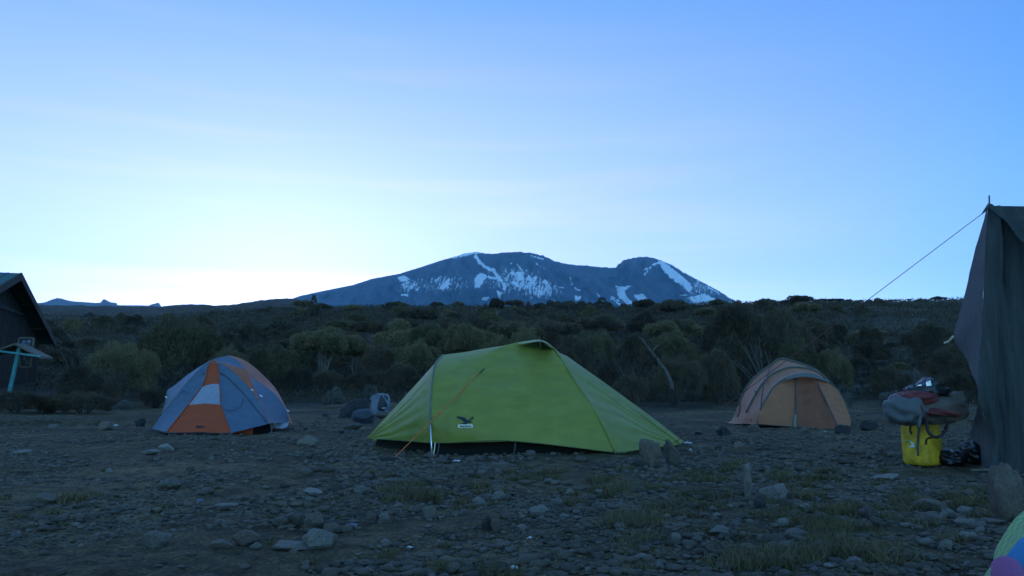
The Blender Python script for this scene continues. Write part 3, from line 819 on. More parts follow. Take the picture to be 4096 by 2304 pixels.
scatter(30, (150, 1250), (34, 150), (.8, 2.0), (.4, .6), 'pale cushion bush on the left hillside', 'pale cushions on the left hillside', ('leaf_pale',), ('pale',), 'cushion_bush', seed=5)
# the ridge line against the sky
for px, d, w, t in [(3040, 196, 60, 1205), (3130, 198, 46, 1202), (3210, 197, 66, 1198), (3290, 198, 90, 1196), (3345, 197, 76, 1195), (3396, 196, 36, 1197), (3440, 196, 40, 1200), (3480, 195, 38, 1191), (3518, 195, 34, 1192), (3570, 196, 70, 1199), (3637, 195, 24, 1195),
                    (3690, 196, 70, 1199), (3752, 194, 66, 1186), (3815, 195, 32, 1196), (3850, 195, 40, 1193), (3905, 195, 60, 1192)]:
    b = stand(px, d); W = w / FPX * d / 2; H = top_h(px, t, d, b)
    o = inst('ridge_bush', with_mat(PROTO[random.choice(['farumb', 'far']), random.randrange(3)], 'leaf_dk'), b - np.array((0, 0, .15)), (W, W, H + .15), random.uniform(0, 6)); tag(o, 'small dark bush standing against the sky on the right ridge', 'bush', 'bushes along the right skyline')
RIDGE = [(1253, 130, 64, 1186, 'rounded bush at the foot of the mountain slope, leftmost on the thicket skyline'), (1545, 150, 52, 1211, 'domed bush on the skyline below the mountain, left one of a close pair'), (1598, 150, 44, 1217, 'smaller domed bush on the skyline, right one of a close pair'),
         (1735, 140, 40, 1222, 'small pointed bush on the thicket skyline left of the ragged tree'), (1783, 130, 36, 1220, 'dark upright shrub on the thicket skyline beside the small pointed bush'), (1935, 115, 60, 1214, 'dark shrub touching the left side of the ragged tree on the skyline'),
         (2110, 130, 56, 1206, 'green round top on the thicket skyline right of the ragged tree'), (2330, 140, 30, 1200, 'little round top on the thicket skyline under the mountain saddle'), (2388, 140, 34, 1203, 'little bush on the skyline below the second peak'),
         (2570, 140, 60, 1218, 'low bush on the skyline below the big snow streak'), (2810, 150, 60, 1216, 'low bush on the skyline below the lower right snowfield')]
for px, d, w, t, lab in RIDGE:
    b = stand(px, d); W = w / FPX * d / 2; H = top_h(px, t, d, b)
    o = inst('skyline_bush', with_mat(PROTO['far', random.randrange(3)], 'leaf_dk'), b - np.array((0, 0, .2)), (W * 1.1, W * 1.1, (H + .2) * 1.02), random.uniform(0, 6)); tag(o, lab, 'bush')
b = stand(1988, 118); H = top_h(1988, 1192, 118, b); W = 72 / FPX * 118 / 2
t = thing('ragged_tree', b, 'ragged flat-topped tree standing highest on the thicket skyline below the mountain', 'tree')
inst('crown', with_mat(PROTO['umb', 1], 'leaf_dk'), (0, 0, 0), (W, W, H), .4, t); inst('trunk', PROTO['umb_stem', 1], (0, 0, 0), (W, W, H), .4, t)

# dead leaning trunk and bare branches
mb = MB(); P = cv([(2690, 1560, 25), (2672, 1500, 25), (2630, 1440, 25.2), (2595, 1392, 25.4), (2566, 1352, 25.6)], 24)
P = P + .05 * np.stack([pnoise(np.arange(24) * .6, np.zeros(24)), pnoise(np.arange(24) * .5, np.ones(24) * 4), np.zeros(24)], -1)
mb.tube(P, np.linspace(.075, .022, 24) * (1 + .25 * pnoise(np.arange(24) * .9, np.ones(24) * 9)), 9)
for i, (dx, dz) in zip((13, 16, 19), ((-.35, .35), (.3, .3), (-.25, .3))): mb.tube(resample([P[i], P[i] + np.array((dx * .5, 0, dz * .6)), P[i] + np.array((dx, .1, dz))], 6), np.linspace(.04, .008, 6), 6)
o = mb.build('dead_trunk', M['bark_mid']); tag(recentre(o, P[0]), 'bare grey dead trunk leaning left out of the dark bushes', 'dead tree')
t_b = stand(3085, 29); t = MB(); g = random.Random(5)
for px, py in [(2955, 1360), (2978, 1380), (3000, 1370), (3035, 1345), (2905, 1425), (2940, 1440), (3022, 1385), (3060, 1400), (2990, 1450)]:
    e = at(px, py, 28.5 + g.uniform(-.6, .6)); t.tube(resample([t_b + np.array((g.uniform(-.2, .2), 0, -.05)), t_b * .45 + e * .55 + np.array((g.uniform(-.15, .1), 0, .05)), e], 10), np.linspace(.05, .012, 10), 6)
    m = t_b * .35 + e * .65; f = m + np.array((g.uniform(-.5, .4), 0, g.uniform(.3, .6))); t.tube(resample([m, m * .5 + f * .5 + np.array((.05, 0, 0)), f], 5), np.linspace(.018, .006, 5), 5)
o = t.build('bare_branches', M['bark_mid']); tag(recentre(o, t_b), 'fan of bare grey branches sticking up behind the beige tent', 'dead bush')


def cover():
    """low heath that closes the slopes between the separate bushes: nobody could count it"""
    g = np.random.default_rng(77); n = 110000
    px = g.uniform(-200, 4300, n); d = 27 * (215 / 27) ** g.random(n)
    x = (px - 2048) / FPX * d
    den = fbm(x / 3.0, d / 3.0, 3, 71) + .15 - .45 * np.clip((px - 3250) / 200, 0, 1) - .3 * np.clip((1000 - px) / 300, 0, 1)
    k = (den > -.05) & (d > 27 + 5 * fbm(x / 5, d / 5, 2, 13)); x, d = x[k], d[k]; n = len(x)
    z = terrain(x, d)
    s = np.clip(d / 45, .6, 3.0)
    out = []
    for q in range(5):
        h = (.25 + .45 * g.random(n)) * np.clip(s, .6, 1.4); ox = g.normal(size=n) * .28 * s; oy = g.normal(size=n) * .28 * s
        p = np.stack([x + ox, d + oy, z + h * g.random(n)], -1)
        nd = np.stack([g.normal(size=n) * .6, g.normal(size=n) * .6, np.full(n, 1.0)], -1); nd /= np.linalg.norm(nd, axis=1)[:, None]
        sd = np.cross(nd, g.normal(size=(n, 3))); sd /= np.linalg.norm(sd, axis=1)[:, None]
        ln = (.095 * s)[:, None]; w = (.028 * s)[:, None]
        out.append(np.stack([p - nd * ln * .5 - sd * w, p - nd * ln * .5 + sd * w, p + nd * ln], 1).reshape(-1, 3))
    V = np.vstack(out); F = np.arange(len(V), dtype=np.int32).reshape(-1, 3)
    o = build('heath', V, F, M['leaf_dk'], smooth=False); tag(o, 'low dark heath covering the slopes between the bushes', 'heath', kind='stuff')


cover()
# ------------------------------------------------------------------ stones, gravel, grass, litter
def rock_mesh(seed, planes=13, sub=4, flat=1.0, rough=.13):
    g = np.random.default_rng(seed)
    bm_o = bpy.data.meshes.new('stone'); import bmesh
    bm = bmesh.new(); bmesh.ops.create_icosphere(bm, subdivisions=sub, radius=1.0)
    D = np.array([v.co[:] for v in bm.verts]); D /= np.linalg.norm(D, axis=1)[:, None]
    nn = g.normal(size=(planes, 3)); nn /= np.linalg.norm(nn, axis=1)[:, None]; dd = g.uniform(.62, 1.0, planes)
    q = D @ nn.T; q = np.where(q > .05, dd / np.maximum(q, .05), 9.0)
    k = 30.0; r = -np.log(np.exp(-k * np.minimum(q, 3)).sum(1) + np.exp(-k * 1.15)) / k
    n = fbm(D[:, 0] * 2.3 + seed, D[:, 1] * 2.3 + D[:, 2] * 1.9, 5, seed % 19)
    P = D * (r * (1 + rough * n))[:, None]
    P = (P - (P.max(0) + P.min(0)) / 2) / (np.ptp(P, axis=0) / 2); P[:, 2] *= flat
    for v, p in zip(bm.verts, P): v.co = p
    bm.to_mesh(bm_o); bm.free()
    bm_o.polygons.foreach_set('use_smooth', np.ones(len(bm_o.polygons), bool)); bm_o.update()
    return bm_o


STONE = {}
for v in range(12):
    me = rock_mesh(200 + v, 9 + v % 6); me.materials.append(M['rock']); STONE['rock', v] = me
    for mm in ('rock_dark', 'rock_pale', 'rock_brown'):
        c = me.copy(); c.materials.clear(); c.materials.append(M[mm]); STONE[mm, v] = c


def stone(px, py, w, h, label, mat='rock', group=None, name='stone', tilt=None, v=None, deep=.8, cat='stone', sink=.22):
    b = on_ground(px, py); d = b[1]; W = w / FPX * d; H = h / FPX * d
    v = random.randrange(12) if v is None else v
    o = bpy.data.objects.new(name, STONE[mat, v])
    o.scale = (W / 2, W / 2 * deep, H / 2 * (1 + sink)); o.location = b + np.array((0, W / 2 * deep * .5, H / 2 * (1 - sink)))
    o.rotation_euler = tilt or (random.uniform(-.12, .12), random.uniform(-.12, .12), random.choice((0, 3.14)) + random.uniform(-.3, .3))
    link(o); return tag(o, label, cat, group)


STONES = [
    (625, 2192, 120, 66, 'broad pale stone with a flat slanting top at lower left', 'rock_pale'), (973, 2180, 112, 56, 'rounded brown stone between the pale flat-topped one and the pyramid-shaped one', 'rock_brown'),
    (878, 2196, 90, 34, 'low wedge stone just left of the rounded brown one', 'rock'), (1262, 2194, 128, 74, 'chunky pale stone with a knobbly top at lower left of centre', 'rock_pale'),
    (1252, 2118, 84, 66, 'pyramid-shaped stone right behind the chunky pale one', 'rock'), (1166, 2206, 175, 30, 'long flat slab in front of the chunky pale stone', 'rock'),
    (1192, 2106, 104, 52, 'dark rounded stone left of the pyramid-shaped one', 'rock'), (1122, 2110, 72, 44, 'smaller dark stone at the left end of the row by the pyramid-shaped one', 'rock'),
    (1330, 2119, 80, 38, 'low stone right of the pyramid-shaped one', 'rock'), (660, 1806, 60, 30, 'pale round stone on the gravel below the orange tent', 'rock_pale'),
    (600, 1818, 76, 20, 'flat pale stone beside the round one below the orange tent', 'rock_pale'), (668, 1962, 98, 44, 'grey stone alone on the gravel well below the orange tent', 'rock'),
    (822, 1980, 66, 28, 'brownish low stone right of the lone grey one', 'rock_brown'), (1228, 1786, 84, 44, 'pointed lumpy stone between the orange tent and the green tent', 'rock'),
    (76, 1810, 74, 12, 'thin flat slab on bare ground near the left edge', 'rock_pale'), (180, 2008, 84, 44, 'brown stone left of the dry tuft on the left gravel', 'rock_brown'),
    (1252, 1978, 84, 20, 'flat oblong stone at the start of the stony belt', 'rock_pale'), (1348, 1968, 54, 38, 'square stone behind the flat oblong one', 'rock'),
    (900, 2030, 92, 15, 'thin pale slab on bare ground at left', 'rock_pale'), (215, 1700, 52, 22, 'pale stone on the edge of the brush near the left edge', 'rock_pale'),
    (418, 1715, 60, 36, 'rounded brown stone left of the orange tent corner', 'rock_brown'), (553, 1708, 50, 40, 'dark rounded stone next to the left corner of the orange tent', 'rock_dark'),
    (1441, 1972, 60, 34, 'smooth round pale stone in the stony belt left of the dry grass', 'rock_pale'), (1702, 1938, 62, 44, 'small pyramid-shaped stone behind the dry grass, below the bird emblem', 'rock'),
    (1566, 1940, 84, 24, 'wide flat stone left of the small pyramid-shaped one', 'rock'), (1914, 2022, 58, 32, 'pale egg-shaped stone in the middle of the stony belt', 'rock_pale'),
    (2001, 1996, 52, 32, 'flat-faced stone up and right of the egg-shaped one', 'rock_pale'), (1718, 2078, 58, 58, 'upright round stone below the dry grass clump', 'rock'),
    (1690, 2034, 44, 24, 'pale stone peeping over the upright round one', 'rock_pale'), (1485, 2087, 52, 40, 'angular pinkish stone left in the belt', 'rock_brown'),
    (1535, 2080, 46, 42, 'grey block touching the angular pinkish stone', 'rock'), (2159, 2062, 86, 40, 'pale angular stone with a raised corner, right of centre', 'rock_pale'),
    (2229, 2032, 52, 40, 'tilted pale block behind the angular one right of centre', 'rock_pale'), (1948, 2122, 52, 60, 'dark upright split stone at lower centre', 'rock_dark'),
    (1985, 2124, 46, 46, 'brownish half leaning against the dark split stone', 'rock_brown'), (2120, 1827, 48, 26, 'square stone against the black underside of the green tent', 'rock'),
    (2550, 1958, 70, 36, 'rounded grey stone in the grass below the two slabs', 'rock'), (2278, 1978, 42, 26, 'bluish small stone in the grass right of centre', 'rock_pale'),
    (2370, 2066, 56, 34, 'reddish stone at the edge of the grass right of centre', 'rock_brown'), (1757, 2187, 40, 28, 'pale pebble standing out on the gravel at lower centre', 'rock_pale'),
    (2045, 2206, 54, 22, 'low stone at lower centre right of the pale pebble', 'rock'), (2480, 2110, 60, 16, 'thin slab in the grass right of centre', 'rock'),
    (2896, 1740, 60, 42, 'black rough stone left in front of the beige tent', 'rock_dark'), (3018, 1731, 54, 34, 'round grey stone at the left corner of the beige tent', 'rock'),
    (2966, 1821, 68, 56, 'brown boulder alone on the gravel below the beige tent', 'rock_brown'), (3378, 1740, 62, 42, 'dark stone at the right corner of the beige tent', 'rock_dark'),
    (3222, 1737, 42, 26, 'yellowish lichen stone under the door of the beige tent', 'rock_brown'), (3483, 1724, 66, 40, 'dark stone between the beige tent and the yellow can', 'rock_dark'),
    (3099, 1992, 108, 58, 'big pale stone near the wooden stake', 'rock_pale'), (3157, 2045, 56, 44, 'stone below the big pale one by the stake', 'rock'),
    (3228, 2050, 80, 27, 'oblong stone right of the one by the stake', 'rock_pale'), (3041, 2030, 48, 40, 'dark stone at the foot of the big pale one', 'rock_dark'),
    (2890, 2135, 108, 36, 'pale flat-topped stone at lower right of centre', 'rock_pale'), (2704, 2161, 48, 28, 'white-looking small stone left of the pale flat-topped one', 'rock_pale'),
    (3140, 2109, 78, 34, 'grey stone behind the long low one at lower right', 'rock_pale'), (3192, 2161, 114, 40, 'long low stone at lower right with a dark lower side', 'rock'),
    (3103, 2178, 98, 38, 'broad grey stone left of the long low one', 'rock'), (3483, 2079, 80, 44, 'square dark stone in the grass at right', 'rock'),
    (3552, 1922, 114, 20, 'long flat slab on bare ground below the yellow can', 'rock_pale'), (3732, 2050, 134, 50, 'large rounded olive stone below the yellow can', 'rock_brown'),
    (3808, 2074, 84, 38, 'pale stone touching the large olive one', 'rock_pale'), (3866, 2056, 64, 26, 'pale stone right behind the one touching the olive stone', 'rock_pale'),
    (3868, 2109, 88, 30, 'slab below the pale pair at right', 'rock'), (3982, 2102, 92, 28, 'slanting slab in front of the brown boulder at right edge', 'rock_pale'),
    (3436, 2102, 64, 20, 'thin stone left of the square dark one at right', 'rock_pale'), (3588, 2082, 64, 22, 'flat pale stone between the square dark one and the olive stone', 'rock_pale'),
    (3716, 2184, 74, 28, 'grey slab near the lower right corner', 'rock'), (3152, 2248, 66, 20, 'flat pale stone at the bottom right of centre', 'rock_pale'),
    (1550, 1842, 64, 16, 'flat stone holding the end of the orange guy line', 'rock_dark'), (2985, 1664, 60, 30, 'dark stone left of the beige tent on the far gravel', 'rock_dark'),
    (1410, 1722, 78, 28, 'low stone on the gravel in front of the backpack', 'rock'),
]
for s in STONES: stone(*s)
stone(4056, 2092, 140, 222, 'big brown boulder cut off by the right edge of the photo', 'rock_brown', None, 'boulder', (0.05, -.1, .4), 3, .9, 'boulder', .12)
stone(1412, 1682, 150, 74, 'dark rock beside the backpack on the far gravel', 'rock_dark', None, 'boulder', (.1, -.25, .5), 2, .8, 'boulder')
stone(2552, 1872, 62, 34, 'small stone lying at the left foot of the upright slabs', 'rock_dark')
for px, w, h, lab, tl, mat in [(2608, 92, 118, 'larger upright stone slab at the right end of the green tent', (.12, -.30, .25), 'rock_brown'), (2692, 62, 106, 'narrower leaning stone slab next to the larger upright one', (.1, -.34, -.3), 'rock')]:
    b = on_ground(px, 1868); d = b[1]; o = bpy.data.objects.new('stone_slab', STONE[mat, 4 if w > 80 else 7])
    o.scale = (w / 2 / FPX * d, .075, h / 2 / FPX * d * 1.12); o.location = b + np.array((0, .05, h / 2 / FPX * d * .92)); o.rotation_euler = tl; link(o); tag(o, lab, 'stone')

g = random.Random(99)


def small_stones(n, xr, yr, wr, label, group, mats, seed):
    g = random.Random(seed)
    for _ in range(n):
        px, py = g.uniform(*xr), yr[0] + (yr[1] - yr[0]) * g.random() ** .9
        w = g.uniform(*wr) * (.45 + .55 * (py - 1600) / 600); random.seed(g.random())
        stone(px, py, w, w * g.uniform(.28, .62), label, g.choice(mats), group)


small_stones(48, (0, 1280), (1745, 2300), (20, 52), 'small loose stone on the bare gravel at left', 'loose stones on the left gravel', ('rock', 'rock', 'rock_pale', 'rock_brown'), 1)
small_stones(78, (1290, 2400), (1925, 2300), (22, 58), 'small loose stone in the stony belt below the green tent', 'loose stones below the green tent', ('rock', 'rock', 'rock_pale'), 2)
small_stones(70, (2410, 3940), (1935, 2300), (24, 66), 'small loose stone among the grass at lower right', 'loose stones among the grass', ('rock', 'rock', 'rock_pale'), 3)
small_stones(26, (2780, 3560), (1660, 1900), (20, 56), 'small dark stone on the gravel around the beige tent', 'loose stones around the beige tent', ('rock_dark', 'rock', 'rock_dark'), 4)
small_stones(12, (1180, 1470), (1640, 1760), (24, 60), 'small stone on the gravel between the orange and green tents', 'loose stones between the tents', ('rock_dark', 'rock'), 5)
random.seed(42)


def gravel():
    import bmesh
    g = np.random.default_rng(5); tmpl = []
    for v in range(6):
        bm = bmesh.new(); bmesh.ops.create_icosphere(bm, subdivisions=1, radius=1.0)
        P = np.array([q.co[:] for q in bm.verts]); P *= (1 + .28 * g.normal(size=(len(P), 1))); P *= np.array((1, .8, .55)); F = np.array([[q.index for q in f.verts] for f in bm.faces]); bm.free(); tmpl.append((P, F))
    n = 44000; d = 2.4 * (17 / 2.4) ** (g.random(n) ** .8); px = g.uniform(-150, 4250, n)
    x = (px - 2048) / FPX * d
    den = fbm(x * .8, d * .8, 3, 91) + np.where((px > 1250), .25, -.02)
    k = den > -.02; x, d = x[k], d[k]; n = len(x); z = terrain(x, d)
    s = (.0045 + .016 * g.random(n) ** 2.6) * np.clip(d / 4, .7, 1.9); a = g.uniform(0, 6.28, n); t = g.integers(0, 6, n)
    Vs, Fs, off = [], [], 0
    for v in range(6):
        i = np.where(t == v)[0]; P, F = tmpl[v]
        c, s_ = np.cos(a[i])[:, None], np.sin(a[i])[:, None]
        X = (P[:, 0] * c - P[:, 1] * s_) * s[i][:, None] + x[i][:, None]; Y = (P[:, 0] * s_ + P[:, 1] * c) * s[i][:, None] + d[i][:, None]; Z = P[:, 2] * s[i][:, None] + z[i][:, None] + s[i][:, None] * .2
        Vs.append(np.stack([X, Y, Z], -1).reshape(-1, 3)); Fs.append((F[None] + (np.arange(len(i)) * len(P))[:, None, None]).reshape(-1, 3) + off); off += len(i) * len(P)
    o = build('gravel', np.vstack(Vs), np.vstack(Fs).astype(np.int32), M['rock'], smooth=False); tag(o, 'fine gravel strewn over the camp ground', 'gravel', kind='stuff')


gravel()


def loose_stones():
    g = np.random.default_rng(8); tm = []
    for v in range(8):
        me = rock_mesh(300 + v, 9 + v % 4, 2); P = np.array([q.co[:] for q in me.vertices]); F = np.array([list(p.vertices) for p in me.polygons]); tm.append((P, F)); bpy.data.meshes.remove(me)
    n = 5200; py = 1720 + 600 * g.random(n) ** .8; px = g.uniform(-60, 4150, n); d = 1975.0 / (py - HORIZON); x = (px - 2048) / FPX * d
    den = .45 * fbm(x * 1.1, d * 1.3, 3, 41) + np.interp(px, [0, 1100, 1400, 2600, 4100], [-.22, -.08, .12, .15, .12]) + np.interp(py, [1720, 1880, 1960, 2120, 2320], [-.22, -.18, .12, .02, -.06])
    k = den > 0; x, d = x[k], d[k]; n = len(x); z = terrain(x, d); s = (.007 + .026 * g.random(n) ** 2.2) * np.clip(d / 4.5, .8, 1.7); a = g.uniform(0, 6.28, n); t = g.integers(0, 8, n); fl = g.uniform(.35, .75, n)
    Vs, Fs, off = [], [], 0
    for v in range(8):
        i = np.where(t == v)[0]; P, F = tm[v]; c, s_ = np.cos(a[i])[:, None], np.sin(a[i])[:, None]
        X = (P[:, 0] * c - P[:, 1] * s_) * s[i][:, None] * 1.25 + x[i][:, None]; Y = (P[:, 0] * s_ + P[:, 1] * c) * s[i][:, None] + d[i][:, None]; Z = (P[:, 2] + .55) * (s * fl)[i][:, None] + z[i][:, None]
        Vs.append(np.stack([X, Y, Z], -1).reshape(-1, 3)); Fs.append((F[None] + (np.arange(len(i)) * len(P))[:, None, None]).reshape(-1, 3) + off); off += len(i) * len(P)
    V = np.vstack(Vs); o = build('rubble', V, np.vstack(Fs).astype(np.int32), M['rubble'], smooth=False); tag(o, 'small loose rubble between the bigger stones', 'rubble', kind='stuff')


loose_stones()


def grass():
    g = np.random.default_rng(15); T = []
    def patch(n, xr, yr, s, sx=None):
        for _ in range(n):
            px = g.uniform(*xr) if sx is None else g.normal(xr[0], xr[1] * 1.15); py = g.uniform(*yr) if sx is None else g.normal(yr[0], yr[1])
            T.append((px, min(max(py, 1800), 2320), s * g.uniform(.6, 1.3)))
    patch(75, (1690, 70), (1965, 38), .9, 1); patch(150, (2330, 160), (1950, 40), .85, 1); patch(170, (2800, 170), (1945, 45), 1.0, 1); patch(110, (2480, 130), (2090, 55), 1.0, 1)
    patch(60, (3260, 60), (1915, 18), 1.0, 1); patch(170, (3350, 260), (2030, 55), .8, 1); patch(90, (3250, 90), (2100, 25), .9, 1); patch(130, (3300, 160), (2265, 40), 1.25, 1)
    patch(22, (297, 30), (2003, 8), 1.0, 1); patch(10, (490, 18), (2072, 6), .7, 1); patch(110, (1560, 170), (2300, 18), .9, 1); patch(60, (3850, 70), (1995, 25), .9, 1)
    patch(80, (3500, 200), (2150, 40), .7, 1); patch(60, (1900, 2300), (1880, 2000), .6); patch(220, (1300, 3950), (1880, 2300), .5); patch(60, (0, 1300), (1760, 2300), .45); patch(40, (2700, 3600), (1700, 1850), .5)
    V = []
    for px, py, s in T:
        b = on_ground(px, py)
        if g.random() < .25 or fbm(np.array([b[0] * 2.6]), np.array([b[1] * 2.6]), 3, 55)[0] < .12: continue
        s *= 1.15; n = int(g.integers(40, 80)); R = .042 * s
        r = R * np.sqrt(g.random(n)); a = g.uniform(0, 6.28, n); bx = b[0] + r * np.cos(a) * 1.6; by = b[1] + r * np.sin(a)
        h = (.016 + .038 * g.random(n)) * s; lx = g.normal(size=n) * .5; ly = g.normal(size=n) * .5; w = .0030 * (.7 + g.random(n)) * max(1, b[1] / 3.5)
        ca = g.uniform(0, 6.28, n); p0 = np.stack([bx - w * np.cos(ca), by - w * np.sin(ca), np.full(n, b[2] - .004)], -1); p1 = np.stack([bx + w * np.cos(ca), by + w * np.sin(ca), np.full(n, b[2] - .004)], -1)
        p2 = np.stack([bx + lx * h, by + ly * h, b[2] + h * .95], -1); V.append(np.stack([p0, p1, p2], 1).reshape(-1, 3))
    V = np.vstack(V); o = build('grass', V, np.arange(len(V), dtype=np.int32).reshape(-1, 3), M['grass'], smooth=False); tag(o, 'short dry grass tufts among the stones', 'grass', kind='stuff')


grass()


def scrap(px, py, w, h, label, mat='paper', name='paper_scrap'):
    b = on_ground(px, py); d = b[1]; W = w / FPX * d; H = h / FPX * d; g = np.random.default_rng(int(px + py)); n = 7
    U, Vv = np.meshgrid(np.linspace(-1, 1, n), np.linspace(-1, 1, n)); e = 1 - .35 * g.random((n, n)) * (np.maximum(abs(U), abs(Vv)) > .9)
    P = np.stack([U * e * W / 2, Vv * e * W * .32, H * (.15 + .75 * g.random((n, n)) * (1 - .5 * np.hypot(U, Vv) / 1.4))], -1).reshape(-1, 3)
    F = [(i * n + j, i * n + j + 1, (i + 1) * n + j + 1, (i + 1) * n + j) for i in range(n - 1) for j in range(n - 1)]
    o = build(name, P, F, M[mat], smooth=False); o.location = b + np.array((0, 0, .003)); o.rotation_euler = (0, 0, g.uniform(-.5, .5)); tag(o, label, 'litter')


for q in [(1828, 1850, 34, 14, 'crumpled white paper on the gravel below the green tent'), (2752, 1782, 32, 16, 'crumpled white paper by the right tip of the green tent'), (2762, 1802, 14, 14, 'tiny white loop of litter below the paper at the green tent tip'),
          (3350, 1732, 26, 14, 'bright white scrap at the right corner of the beige tent'), (3300, 1728, 14, 6, 'tiny white scrap under the beige tent door'), (3802, 2012, 20, 14, 'bluish white scrap on the ground below the yellow can'),
          (3313, 2180, 18, 12, 'white scrap in the grass at lower right'), (2118, 2160, 22, 14, 'white scrap on the gravel at lower centre'), (2056, 2284, 34, 26, 'bluish plastic scrap at the bottom edge'),
          (1830, 1948, 16, 10, 'shiny scrap just behind the dry grass clump'), (1640, 2195, 26, 10, 'pale scrap on the gravel at bottom centre left'), (3403, 2152, 20, 8, 'thin white scrap left of the lower right stones'),
          (460, 1705, 34, 8, 'thin pale strip of litter left of the orange tent')]: scrap(*q)
scrap(1405, 2105, 52, 14, 'bluish film lying in the stony belt at left of centre', 'film', 'plastic_scrap'); scrap(800, 2012, 28, 22, 'pale blue film between stones on the left gravel', 'film', 'plastic_scrap')

# wooden stake
b = on_ground(2993, 1984); d = b[1]; k = 1 / FPX * d
mb = MB(); P = np.array([b + np.array((0, 0, -.05)), b + np.array((.002, 0, 60 * k)), b + np.array((-.004, 0, 122 * k))])
V, F = tube(resample(P, 8, False), np.array((15, 15.5, 15, 16, 15, 14.5, 15, 12)) * k, 7); V = V + .004 * np.random.default_rng(3).normal(size=V.shape); mb.add(V, F)
o = mb.build('wooden_stake', M['wood'], smooth=False); tag(recentre(o, b), 'short weathered wooden stake standing in the stony ground', 'stake')
# ------------------------------------------------------------------ tents
def shell(name, curves, mat, parent, m=10, sag=0.0, centre=None, wr=0.0, seed=0, label=None, rip=0.0, freq=6.0):
    V, F = loft(curves, m); n = len(curves[0]); rows = len(V) // n
    if sag and centre is not None:
        t = (np.arange(rows) % m) / m; f = (4 * t * (1 - t))[:, None] * (np.sin(np.linspace(0, 1, n) * math.pi) ** .5)[None, :]
        V = V + (np.array(centre) - V) / np.linalg.norm(np.array(centre) - V, axis=1)[:, None] * (sag * f.reshape(-1))[:, None]
    if rip:                                                        # tension folds running along the panel
        t = np.linspace(0, 1, rows)[:, None]; u = np.linspace(0, 1, n)[None, :]
        w_ = np.sin(2 * math.pi * freq * u + 1.3 * np.sin(5 * t + seed) + 2 * fbm(u * 3 + seed, t * 2, 2, seed)) * (4 * t * (1 - t)) ** .6 * np.clip(1.25 - 1.1 * u, .15, 1)
        V = V + np.stack([0 * w_, -rip * w_, .3 * rip * w_], -1).reshape(-1, 3)
    if wr:
        V = V + wr * np.stack([0 * V[:, 0], fbm(V[:, 0] * 2.2 + V[:, 2] * 1.1, V[:, 2] * 5 - V[:, 0] * .7, 3, seed + 3), .4 * fbm(V[:, 0] * 3, V[:, 2] * 3, 2, seed)], -1)
    o = build(name, V, F, mat, parent)
    if label: o['label'] = label
    return o, V, F


def bvh_of(*VF):
    V = []; F = []; k = 0
    for v, f in VF: V += [tuple(p) for p in v]; F += [tuple(i + k for i in q) for q in f]; k += len(v)
    return BVHTree.FromPolygons(V, F)


EYE = np.array((0, 0, CAM_H))


def project(bvh, px, py, off=.006):
    r = Vector(at(px, py, 5.0) - EYE).normalized(); h = bvh.ray_cast(Vector(EYE), r)
    d = (h[3] if h[0] is not None else 8.3) - off
    return EYE + np.array(r) * d


def decal(name, polys, bvh, mat, parent, off=.006):
    """flat printed shape laid on a cloth panel: outlines in photograph pixels"""
    mb = MB()
    for P in polys: mb.add([project(bvh, *p, off) for p in P], [tuple(range(len(P)))])
    return mb.build(name, mat, parent, smooth=False)


def text_decal(name, text, x0, x1, y0, y1, bvh, mat, parent, off=.009, shear=0.0, bold=.0):
    c = bpy.data.curves.new(name, 'FONT'); c.body = text; c.shear = shear; c.offset = bold
    o = bpy.data.objects.new(name, c); SC.collection.objects.link(o); bpy.context.view_layer.update()
    me = bpy.data.meshes.new_from_object(o.evaluated_get(bpy.context.evaluated_depsgraph_get())); bpy.data.objects.remove(o)
    V = np.array([v.co[:] for v in me.vertices]); F = [tuple(p.vertices) for p in me.polygons]
    a, b = V.min(0), V.max(0); V = [project(bvh, x0 + (x1 - x0) * (v[0] - a[0]) / (b[0] - a[0]), y1 - (y1 - y0) * (v[1] - a[1]) / (b[1] - a[1]), off) for v in V]
    bpy.data.meshes.remove(me)
    return build(name, V, F, mat, parent, smooth=False)


